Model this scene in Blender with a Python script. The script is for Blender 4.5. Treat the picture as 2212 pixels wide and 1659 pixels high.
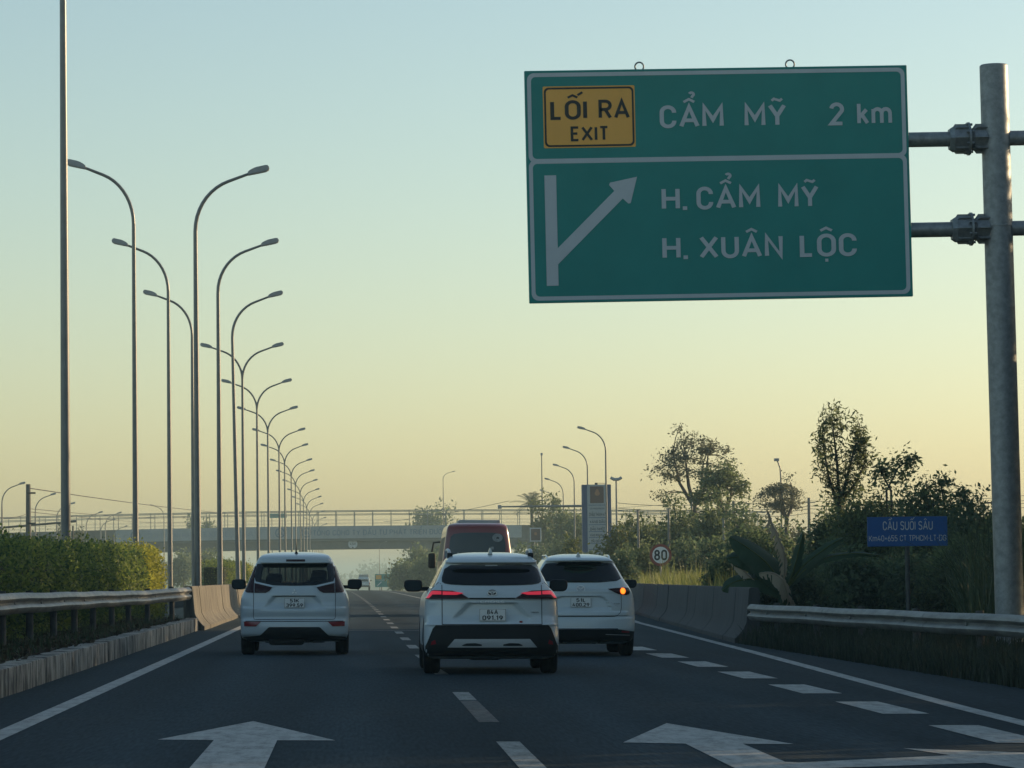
import bpy, bmesh, math, random
import numpy as np
from mathutils import Vector, Matrix

for o in list(bpy.data.objects):
    bpy.data.objects.remove(o)
SC = bpy.context.scene
COL = SC.collection
rnd = random.Random(7)
NR = np.random.RandomState(11)
R = math.radians

# ------------------------------------------------------------------ camera
# telephoto view from inside a car, road axis is +Y, eye 1.25 m above the road
CAM = Vector((0.0, 0.0, 1.25))
FPX, CW, CH = 7670.0, 2212.0, 1659.0
YAW, PITCH, ROLL = R(2.572), R(3.107), R(0.70)
FWD = Vector((math.sin(YAW) * math.cos(PITCH), math.cos(YAW) * math.cos(PITCH), math.sin(PITCH)))
RT0 = Vector((math.cos(YAW), -math.sin(YAW), 0.0))
UP0 = RT0.cross(FWD)
RGT = RT0 * math.cos(ROLL) - UP0 * math.sin(ROLL)
UPV = RT0 * math.sin(ROLL) + UP0 * math.cos(ROLL)
cam_d = bpy.data.cameras.new('camera')
cam = bpy.data.objects.new('camera', cam_d)
COL.objects.link(cam)
cam_d.sensor_width = 36.0
cam_d.lens = 36.0 * FPX / CW
cam_d.clip_start, cam_d.clip_end = 0.5, 9000
cam.matrix_world = Matrix(((RGT.x, UPV.x, -FWD.x, CAM.x), (RGT.y, UPV.y, -FWD.y, CAM.y), (RGT.z, UPV.z, -FWD.z, CAM.z), (0, 0, 0, 1)))
SC.camera = cam

# ------------------------------------------------------------------ sky and sun
SUN_EL, SUN_AZ = R(12.0), R(62.0)          # azimuth measured from +Y towards +X
world = bpy.data.worlds.new('World')
SC.world = world
world.use_nodes = True
wn, wl = world.node_tree.nodes, world.node_tree.links
wn.clear()
sky = wn.new('ShaderNodeTexSky')
sky.sky_type = 'NISHITA'
sky.sun_disc = False
sky.sun_elevation, sky.sun_rotation = SUN_EL, SUN_AZ
sky.altitude, sky.air_density, sky.dust_density, sky.ozone_density = 0, 1.0, 1.05, 2.2
bg = wn.new('ShaderNodeBackground')
bg.inputs['Strength'].default_value = 0.15
wo = wn.new('ShaderNodeOutputWorld')
tint = wn.new('ShaderNodeMix'); tint.data_type = 'RGBA'; tint.blend_type = 'MULTIPLY'; tint.inputs[0].default_value = 1.0
tint.inputs[7].default_value = (1.0, 0.945, 0.82, 1)      # warm morning air
wl.new(sky.outputs[0], tint.inputs[6]); wl.new(tint.outputs[2], bg.inputs[0])
wl.new(bg.outputs[0], wo.inputs[0])
sun_d = bpy.data.lights.new('sun', 'SUN')
sun_d.energy, sun_d.angle, sun_d.color = 3.8, R(0.5), (1.0, 0.71, 0.40)
sun = bpy.data.objects.new('sun', sun_d)
COL.objects.link(sun)
TOSUN = Vector((math.sin(SUN_AZ) * math.cos(SUN_EL), math.cos(SUN_AZ) * math.cos(SUN_EL), math.sin(SUN_EL)))
sun.rotation_euler = TOSUN.to_track_quat('Z', 'Y').to_euler()
sun.location = (60, 60, 60)
vs = SC.view_settings
vs.view_transform, vs.look, vs.gamma, vs.use_curve_mapping = 'Standard', 'None', 1.0, False
vs.exposure = 0.44
HAZE = 0.00055                                # haze density per metre
SC.cycles.use_denoising = True
SC.cycles.max_bounces = 6
SC.cycles.volume_bounces = 0
SC.cycles.transparent_max_bounces = 10

# ------------------------------------------------------------------ geometry helpers
def prof(y):
    if y < 300: return 0.0
    if y < 800: return -9.5e-6 * (y - 300) ** 2
    return -2.375 - 0.0095 * (y - 800)
SLOPE = math.tan(ROLL)
def gz(x, y):
    return prof(y) - SLOPE * max(-14.0, min(14.0, x))
def P(xd, yd, Y):
    d = RGT * (xd - CW / 2) + UPV * (CH / 2 - yd) + FWD * FPX
    return CAM + d * (Y / d.y)
def GX(xd, Y):
    """x on the ground at distance Y seen at picture column xd"""
    lo = P(xd, 1300, Y)
    return lo.x

class MB:
    """collects vertices and faces of one mesh"""
    def __init__(s): s.v, s.f, s.m = [], [], []
    def add(s, vs, fs, mi=0):
        b = len(s.v); s.v += [tuple(p) for p in vs]
        s.f += [tuple(i + b for i in f) for f in fs]; s.m += [mi] * len(fs)
        return s
    def box(s, x0, x1, y0, y1, z0, z1, mi=0):
        return s.add([(x0,y0,z0),(x1,y0,z0),(x1,y1,z0),(x0,y1,z0),(x0,y0,z1),(x1,y0,z1),(x1,y1,z1),(x0,y1,z1)],
                     [(0,3,2,1),(4,5,6,7),(0,1,5,4),(1,2,6,5),(2,3,7,6),(3,0,4,7)], mi)
    def bbox(s, x0, x1, y0, y1, z0, z1, b=0.01, mi=0):
        """box with chamfered edges"""
        bm = bmesh.new(); bmesh.ops.create_cube(bm, size=1.0)
        for v in bm.verts: v.co = Vector(((x0+x1)/2 + v.co.x*(x1-x0), (y0+y1)/2 + v.co.y*(y1-y0), (z0+z1)/2 + v.co.z*(z1-z0)))
        bmesh.ops.bevel(bm, geom=list(bm.edges), offset=b, segments=2, affect='EDGES', profile=0.5)
        bm.verts.index_update()
        s.add([v.co for v in bm.verts], [[v.index for v in f.verts] for f in bm.faces], mi); bm.free(); return s
    def tube(s, pts, rad, n=10, cap=True, mi=0):
        pts = [Vector(p) for p in pts]
        if not hasattr(rad, '__len__'): rad = [rad] * len(pts)
        vs, fs = [], []
        ref = None
        for i, p in enumerate(pts):
            t = (pts[min(i + 1, len(pts) - 1)] - pts[max(i - 1, 0)]).normalized()
            if ref is None:
                ref = Vector((1, 0, 0)) if abs(t.x) < 0.8 else Vector((0, 1, 0))
            a = (ref - t * ref.dot(t)).normalized(); ref = a
            b = t.cross(a)
            for k in range(n):
                w = 2 * math.pi * k / n
                vs.append(p + (a * math.cos(w) + b * math.sin(w)) * rad[i])
        for i in range(len(pts) - 1):
            for k in range(n):
                k2 = (k + 1) % n
                fs.append((i*n+k, i*n+k2, (i+1)*n+k2, (i+1)*n+k))
        if cap:
            fs.append(tuple(range(n - 1, -1, -1))); fs.append(tuple((len(pts)-1)*n + k for k in range(n)))
        return s.add(vs, fs, mi)
    def lathe(s, prof_, n=24, axis='x', c=(0,0,0), mi=0, closed=False):
        """profile of (along axis, radius)"""
        vs, fs = [], []
        m = len(prof_)
        for a, r in prof_:
            for k in range(n):
                w = 2*math.pi*k/n; p = (a, r*math.cos(w), r*math.sin(w))
                if axis == 'z': p = (p[1], p[2], p[0])
                if axis == 'y': p = (p[2], p[0], p[1])
                vs.append((p[0]+c[0], p[1]+c[1], p[2]+c[2]))
        for i in range(m if closed else m - 1):
            i2 = (i + 1) % m
            for k in range(n):
                k2 = (k+1) % n
                fs.append((i*n+k, i2*n+k, i2*n+k2, i*n+k2))
        if not closed:
            fs.append(tuple(range(n))); fs.append(tuple((m-1)*n + k for k in range(n-1, -1, -1)))
        return s.add(vs, fs, mi)
    def prism(s, poly, y0, y1, mi=0):
        """polygon in x,z extruded along y"""
        n = len(poly)
        vs = [(x, y0, z) for x, z in poly] + [(x, y1, z) for x, z in poly]
        fs = [tuple(range(n)), tuple(range(2*n-1, n-1, -1))] + [(i, i+n, (i+1) % n + n, (i+1) % n) for i in range(n)]
        return s.add(vs, fs, mi)
    def build(s, name, mats, parent=None, smooth=False, fixn=False):
        me = bpy.data.meshes.new(name)
        me.from_pydata(s.v, [], s.f)
        for m in (mats if isinstance(mats, (list, tuple)) else [mats]): me.materials.append(m)
        if any(s.m): me.polygons.foreach_set('material_index', s.m)
        if fixn:
            bm = bmesh.new(); bm.from_mesh(me); bmesh.ops.recalc_face_normals(bm, faces=bm.faces); bm.to_mesh(me); bm.free()
        if smooth is True: me.polygons.foreach_set('use_smooth', [True] * len(me.polygons))
        elif smooth:
            me.polygons.foreach_set('use_smooth', [True] * len(me.polygons))
            me.set_sharp_from_angle(angle=R(smooth))
        me.update()
        o = bpy.data.objects.new(name, me); COL.objects.link(o)
        if parent: o.parent = parent
        return o

def tag(o, label=None, cat=None, group=None, kind=None):
    if label: o['label'] = label
    if cat: o['category'] = cat
    if group: o['group'] = group
    if kind: o['kind'] = kind
    return o
def thing(name, label, cat, loc=(0, 0, 0), rz=0.0, group=None):
    o = bpy.data.objects.new(name, None); COL.objects.link(o)
    o.location = loc; o.rotation_euler = (0, 0, rz); o.empty_display_size = 0.3
    return tag(o, label, cat, group)
def copy_tree(o, parent=None):
    c = o.copy(); COL.objects.link(c)
    if parent: c.parent = parent
    for ch in list(o.children): copy_tree(ch, c)
    return c

# ------------------------------------------------------------------ materials
def mat(name, col, rough=0.6, metal=0.0, noise=0.0, nscale=6.0, stretch=(1, 1, 1), col2=None, bump=0.0, bscale=40.0,
        coat=0.0, emit=None, estr=0.0, spec=0.5, world=False, thresh=(0.35, 0.65)):
    m = bpy.data.materials.new(name); m.use_nodes = True
    N, L = m.node_tree.nodes, m.node_tree.links
    b = N['Principled BSDF']
    b.inputs['Base Color'].default_value = (*col, 1); b.inputs['Roughness'].default_value = rough
    b.inputs['Metallic'].default_value = metal; b.inputs['Specular IOR Level'].default_value = spec
    b.inputs['Coat Weight'].default_value = coat; b.inputs['Coat Roughness'].default_value = 0.05
    tc = N.new('ShaderNodeTexCoord')
    mp = N.new('ShaderNodeMapping'); mp.inputs['Scale'].default_value = stretch
    if world: L.new(N.new('ShaderNodeNewGeometry').outputs['Position'], mp.inputs[0])
    else: L.new(tc.outputs['Object'], mp.inputs[0])
    if noise or col2:
        nz = N.new('ShaderNodeTexNoise'); nz.inputs['Scale'].default_value = nscale; nz.inputs['Detail'].default_value = 6
        nz.inputs['Roughness'].default_value = 0.65
        L.new(mp.outputs[0], nz.inputs['Vector'])
        rp = N.new('ShaderNodeValToRGB')
        rp.color_ramp.elements[0].position, rp.color_ramp.elements[1].position = thresh
        c2 = col2 if col2 else tuple(c * (1 - noise) for c in col)
        rp.color_ramp.elements[0].color = (*c2, 1); rp.color_ramp.elements[1].color = (*col, 1)
        L.new(nz.outputs[0], rp.inputs[0]); L.new(rp.outputs[0], b.inputs['Base Color'])
    if bump:
        n2 = N.new('ShaderNodeTexNoise'); n2.inputs['Scale'].default_value = bscale; n2.inputs['Detail'].default_value = 4
        L.new(mp.outputs[0], n2.inputs['Vector'])
        bp = N.new('ShaderNodeBump'); bp.inputs['Strength'].default_value = bump; bp.inputs['Distance'].default_value = 0.02
        L.new(n2.outputs[0], bp.inputs['Height']); L.new(bp.outputs[0], b.inputs['Normal'])
    if emit:
        b.inputs['Emission Color'].default_value = (*emit, 1); b.inputs['Emission Strength'].default_value = estr
    return m
def leaf_mat(name, a, b_, trans=0.35, rough=0.6):
    m = bpy.data.materials.new(name); m.use_nodes = True
    N, L = m.node_tree.nodes, m.node_tree.links
    pb = N['Principled BSDF']; out = N['Material Output']
    g = N.new('ShaderNodeNewGeometry'); rp = N.new('ShaderNodeValToRGB')
    rp.color_ramp.elements[0].color = (*a, 1); rp.color_ramp.elements[1].color = (*b_, 1)
    L.new(g.outputs['Random Per Island'], rp.inputs[0]); L.new(rp.outputs[0], pb.inputs['Base Color'])
    pb.inputs['Roughness'].default_value = rough; pb.inputs['Specular IOR Level'].default_value = 0.3
    tr = N.new('ShaderNodeBsdfTranslucent'); L.new(rp.outputs[0], tr.inputs[0])
    mx = N.new('ShaderNodeMixShader'); mx.inputs[0].default_value = trans
    L.new(pb.outputs[0], mx.inputs[1]); L.new(tr.outputs[0], mx.inputs[2]); L.new(mx.outputs[0], out.inputs[0])
    return m
def glass_mat(name, tint, see):
    m = bpy.data.materials.new(name); m.use_nodes = True
    N, L = m.node_tree.nodes, m.node_tree.links
    pb = N['Principled BSDF']; out = N['Material Output']
    pb.inputs['Base Color'].default_value = (0.006, 0.008, 0.009, 1); pb.inputs['Roughness'].default_value = 0.04
    tr = N.new('ShaderNodeBsdfTransparent'); tr.inputs[0].default_value = (*tint, 1)
    mx = N.new('ShaderNodeMixShader'); mx.inputs[0].default_value = see
    L.new(pb.outputs[0], mx.inputs[1]); L.new(tr.outputs[0], mx.inputs[2]); L.new(mx.outputs[0], out.inputs[0])
    return m

M = {}
M['steel'] = mat('galvanised_steel', (0.30, 0.32, 0.33), 0.5, 0.55, 0.35, 9, bump=0.15, bscale=60)
M['rail'] = mat('guardrail_steel', (0.27, 0.275, 0.265), 0.55, 0.3, 0.5, 3.5, stretch=(1, 0.4, 2), bump=0.2, bscale=25, world=True)
M['pole'] = mat('lamp_pole_steel', (0.17, 0.18, 0.18), 0.33, 0.0, 0.25, 4, spec=0.7)
M['postdark'] = mat('dirty_rail_post', (0.075, 0.08, 0.078), 0.7, 0.0, 0.5, 5)
M['lampgrey'] = mat('lamp_housing', (0.33, 0.35, 0.37), 0.5, 0.2, 0.15, 8)
M['lens'] = mat('lamp_lens', (0.45, 0.47, 0.45), 0.2)
M['concrete'] = mat('concrete', (0.34, 0.32, 0.28), 0.9, 0, 0.5, 3.0, stretch=(1.5, 1.5, 0.35), bump=0.4, bscale=30)
M['kerb'] = mat('kerb_concrete', (0.36, 0.345, 0.30), 0.9, 0, 0, 2.6, stretch=(1.5, 1.5, 0.65), col2=(0.05, 0.05, 0.047), bump=0.6, bscale=20, thresh=(0.40, 0.58), world=True)
M['barrier2'] = mat('dark_barrier_concrete', (0.068, 0.074, 0.077), 0.9, 0, 0, 1.8, stretch=(2.0, 2.0, 0.5), col2=(0.032, 0.034, 0.034), bump=0.35, bscale=26, thresh=(0.30, 0.66), world=True)  # stained concrete, base tone darker and bluer than the median barrier
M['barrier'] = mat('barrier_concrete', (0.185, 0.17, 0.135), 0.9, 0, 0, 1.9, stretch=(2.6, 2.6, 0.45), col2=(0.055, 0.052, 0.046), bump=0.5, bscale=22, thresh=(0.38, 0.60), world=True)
M['bridge'] = mat('bridge_concrete', (0.13, 0.135, 0.13), 0.9, 0, 0.3, 0.7, stretch=(1, 1, 0.5))
M['bridgedark'] = mat('bridge_parapet', (0.07, 0.075, 0.075), 0.9, 0, 0.3, 0.7)
M['banner'] = mat('banner_sheet', (0.33, 0.38, 0.40), 0.7, 0, 0.2, 0.5)
M['bannertext'] = mat('banner_print', (0.09, 0.15, 0.24), 0.7)
M['bannerfade'] = mat('faded_banner_print', (0.23, 0.28, 0.34), 0.7)
M['green'] = mat('sign_green', (0.032, 0.275, 0.245), 0.5, 0, 0.10, 1.2, spec=0.2)
M['white'] = mat('sign_white', (0.54, 0.58, 0.60), 0.5, 0, 0.06, 3)
M['yellow'] = mat('sign_yellow', (0.95, 0.46, 0.085), 0.5, 0, 0.06, 3)
M['black'] = mat('black_print', (0.02, 0.022, 0.022), 0.6)
M['blue'] = mat('sign_blue', (0.015, 0.095, 0.32), 0.5, 0, 0.1, 4)
M['red'] = mat('sign_red', (0.27, 0.06, 0.04), 0.5, 0, 0.1, 4)
M['paintwhite'] = mat('car_white_paint', (0.55, 0.615, 0.635), 0.3, 0, 0.07, 1.5, coat=0.5)
M['plastic'] = mat('black_plastic', (0.016, 0.019, 0.021), 0.6, spec=0.18)
M['gap'] = mat('panel_gap', (0.012, 0.012, 0.013), 0.8)
M['tyre'] = mat('tyre_rubber', (0.013, 0.014, 0.015), 0.9, spec=0.15, bump=0.4, bscale=90)
M['rim'] = mat('wheel_rim', (0.4, 0.4, 0.42), 0.3, 0.9)
M['glass'] = mat('dark_glass', (0.006, 0.008, 0.009), 0.04)
M['glass_see'] = glass_mat('tinted_glass', (0.34, 0.40, 0.40), 0.22)
M['glass_clear'] = glass_mat('windscreen_glass', (0.85, 0.9, 0.88), 0.92)
M['mirror'] = mat('mirror_glass', (0.6, 0.62, 0.63), 0.03, 1.0)
M['chrome'] = mat('chrome', (0.75, 0.76, 0.77), 0.12, 1.0)
M['silver'] = mat('silver_trim', (0.46, 0.49, 0.51), 0.4, 0.15)
M['lampdark'] = mat('smoked_red_lens', (0.030, 0.007, 0.010), 0.25, spec=0.25)
M['lampred'] = mat('red_reflector', (0.22, 0.012, 0.02), 0.2, coat=0.5)
M['lampglow'] = mat('lit_red_lamp', (0.5, 0.02, 0.03), 0.3, emit=(1.0, 0.05, 0.10), estr=0.27)
M['amber'] = mat('lit_amber_lamp', (0.8, 0.3, 0.02), 0.3, emit=(1.0, 0.30, 0.02), estr=1.15)
M['amberrim'] = mat('lit_amber_rim', (0.6, 0.15, 0.02), 0.3, emit=(1.0, 0.10, 0.01), estr=0.45)
M['plate'] = mat('number_plate', (0.80, 0.81, 0.79), 0.5, 0, 0.08, 12)
M['busred'] = mat('bus_red_paint', (0.19, 0.024, 0.022), 0.3, coat=0.5, noise=0.2, nscale=2)
M['seat'] = mat('seat_fabric', (0.03, 0.03, 0.032), 0.9)
M['acwhite'] = mat('roof_unit_white', (0.32, 0.34, 0.34), 0.5)
M['totemblue'] = mat('totem_blue', (0.01, 0.06, 0.17), 0.45, 0, 0.15, 1)
M['totempanel'] = mat('totem_panel', (0.36, 0.40, 0.42), 0.5, 0, 0.1, 2)
M['totemlogo'] = mat('totem_logo_panel', (0.11, 0.055, 0.05), 0.5)
M['totemmark'] = mat('totem_logo_mark', (0.34, 0.17, 0.09), 0.5)
M['bark'] = mat('bark', (0.10, 0.085, 0.07), 0.95, 0, 0.4, 8, bump=0.4, bscale=30)
M['lf_dark'] = leaf_mat('leaf_dark_green', (0.07, 0.115, 0.065), (0.16, 0.215, 0.11), 0.52)
M['lf_mid'] = leaf_mat('leaf_mid_green', (0.08, 0.115, 0.06), (0.20, 0.25, 0.11), 0.52)
M['lf_light'] = leaf_mat('leaf_yellow_green', (0.07, 0.10, 0.022), (0.17, 0.19, 0.05), 0.45)
M['lf_grey'] = leaf_mat('leaf_grey_green', (0.09, 0.10, 0.065), (0.15, 0.16, 0.10), 0.5)
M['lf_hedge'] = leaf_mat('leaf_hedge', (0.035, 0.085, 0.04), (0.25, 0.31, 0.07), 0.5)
M['lf_hedge_lit'] = leaf_mat('leaf_hedge_sunlit', (0.20, 0.23, 0.035), (0.42, 0.42, 0.08), 0.5)  # hedge leaf copy, brighter and yellower: sunlight put into the colour
M['lf_banana'] = leaf_mat('leaf_banana', (0.022, 0.05, 0.028), (0.045, 0.085, 0.04), 0.3, 0.5)
M['lf_dry'] = leaf_mat('leaf_dry', (0.34, 0.28, 0.20), (0.46, 0.39, 0.29), 0.35)
M['lf_feather'] = leaf_mat('leaf_feathery', (0.10, 0.135, 0.065), (0.21, 0.25, 0.12), 0.65)
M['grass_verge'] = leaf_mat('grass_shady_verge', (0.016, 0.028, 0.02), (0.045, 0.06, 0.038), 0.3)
M['busglass'] = mat('bus_glass', (0.03, 0.045, 0.052), 0.25)
M['grass_dry'] = leaf_mat('grass_yellow', (0.13, 0.17, 0.05), (0.30, 0.31, 0.10), 0.45)
M['grass_dk'] = leaf_mat('grass_dark', (0.03, 0.055, 0.03), (0.075, 0.105, 0.05), 0.35)
M['litter'] = leaf_mat('leaf_litter', (0.035, 0.028, 0.02), (0.09, 0.07, 0.045), 0.1, 0.9)
M['soil'] = mat('verge_soil', (0.055, 0.055, 0.035), 0.95, 0, 0, 0.8, col2=(0.03, 0.04, 0.018), bump=0.6, bscale=6)
M['wire'] = mat('cable', (0.05, 0.05, 0.05), 0.7)
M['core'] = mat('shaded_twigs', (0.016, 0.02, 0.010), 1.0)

def asphalt():
    m = bpy.data.materials.new('asphalt'); m.use_nodes = True
    N, L = m.node_tree.nodes, m.node_tree.links
    b = N['Principled BSDF']; tc = N.new('ShaderNodeTexCoord')
    mp = N.new('ShaderNodeMapping'); mp.inputs['Scale'].default_value = (0.9, 0.05, 1)
    L.new(tc.outputs['Object'], mp.inputs[0])
    n1 = N.new('ShaderNodeTexNoise'); n1.inputs['Scale'].default_value = 1.2; n1.inputs['Detail'].default_value = 5
    L.new(mp.outputs[0], n1.inputs['Vector'])
    n2 = N.new('ShaderNodeTexNoise'); n2.inputs['Scale'].default_value = 1.0; n2.inputs['Detail'].default_value = 3
    mp2 = N.new('ShaderNodeMapping'); mp2.inputs['Scale'].default_value = (34, 2.2, 1)
    L.new(tc.outputs['Object'], mp2.inputs[0]); L.new(mp2.outputs[0], n2.inputs['Vector'])
    r1 = N.new('ShaderNodeValToRGB'); r1.color_ramp.elements[0].position = 0.3; r1.color_ramp.elements[1].position = 0.75
    r1.color_ramp.elements[0].color = (0.020, 0.036, 0.047, 1); r1.color_ramp.elements[1].color = (0.040, 0.062, 0.076, 1)
    L.new(n1.outputs[0], r1.inputs[0])
    r2 = N.new('ShaderNodeValToRGB'); r2.color_ramp.elements[0].position = 0.3; r2.color_ramp.elements[1].position = 0.7
    r2.color_ramp.elements[0].color = (0.70, 0.70, 0.70, 1); r2.color_ramp.elements[1].color = (1.22, 1.22, 1.22, 1)
    L.new(n2.outputs[0], r2.inputs[0])
    mx = N.new('ShaderNodeMix'); mx.data_type = 'RGBA'; mx.blend_type = 'MULTIPLY'; mx.inputs[0].default_value = 1
    L.new(r1.outputs[0], mx.inputs[6]); L.new(r2.outputs[0], mx.inputs[7])
    sx = N.new('ShaderNodeSeparateXYZ'); L.new(tc.outputs['Object'], sx.inputs[0])
    mr = N.new('ShaderNodeMapRange'); mr.inputs[1].default_value = -4.0; mr.inputs[2].default_value = 8.0; L.new(sx.outputs[0], mr.inputs[0])
    r3 = N.new('ShaderNodeValToRGB'); r3.color_ramp.interpolation = 'EASE'      # polished wheel tracks of the two lanes
    for x, v in ((-4, .95), (-2.2, .86), (-1.6, 1.16), (-.85, .92), (-.1, 1.16), (.6, .88), (1.25, .80), (1.7, .9), (2.3, 1.15), (3.05, .92), (3.85, 1.15), (4.6, .9), (6.3, .86)):
        e = r3.color_ramp.elements.new((x + 4) / 12); e.color = (v, v, v, 1)
    L.new(mr.outputs[0], r3.inputs[0])
    m3 = N.new('ShaderNodeMix'); m3.data_type = 'RGBA'; m3.blend_type = 'MULTIPLY'; m3.inputs[0].default_value = 1
    L.new(mx.outputs[2], m3.inputs[6]); L.new(r3.outputs[0], m3.inputs[7]); L.new(m3.outputs[2], b.inputs['Base Color'])
    bp = N.new('ShaderNodeBump'); bp.inputs['Strength'].default_value = 0.5; bp.inputs['Distance'].default_value = 0.01
    L.new(n2.outputs[0], bp.inputs['Height']); L.new(bp.outputs[0], b.inputs['Normal'])
    b.inputs['Roughness'].default_value = 0.92; b.inputs['Specular IOR Level'].default_value = 0.06
    return m
M['asphalt'] = asphalt()
def paint(name, col, wear):
    m = bpy.data.materials.new(name); m.use_nodes = True
    N, L = m.node_tree.nodes, m.node_tree.links
    b = N['Principled BSDF']; tc = N.new('ShaderNodeTexCoord')
    n1 = N.new('ShaderNodeTexNoise'); n1.inputs['Scale'].default_value = 3.0; n1.inputs['Detail'].default_value = 8; n1.inputs['Roughness'].default_value = 0.8
    mp = N.new('ShaderNodeMapping'); mp.inputs['Scale'].default_value = (2.5, 0.6, 1)
    L.new(tc.outputs['Object'], mp.inputs[0]); L.new(mp.outputs[0], n1.inputs['Vector'])
    r = N.new('ShaderNodeValToRGB'); r.color_ramp.elements[0].position = wear - 0.12; r.color_ramp.elements[1].position = wear + 0.16
    r.color_ramp.elements[0].color = (*[c * 0.34 for c in col], 1); r.color_ramp.elements[1].color = (*col, 1)
    L.new(n1.outputs[0], r.inputs[0]); L.new(r.outputs[0], b.inputs['Base Color'])
    b.inputs['Roughness'].default_value = 0.8; b.inputs['Specular IOR Level'].default_value = 0.25
    return m
M['mark'] = paint('road_paint', (0.42, 0.43, 0.41), 0.41)
M['markdash'] = paint('scuffed_road_paint', (0.32, 0.33, 0.31), 0.45)
M['signface'] = mat('sign_face_white', (0.80, 0.80, 0.78), 0.5)
M['markworn'] = paint('worn_road_paint', (0.34, 0.34, 0.32), 0.5)
M['markfaint'] = paint('faded_road_paint', (0.15, 0.15, 0.145), 0.5)

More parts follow.
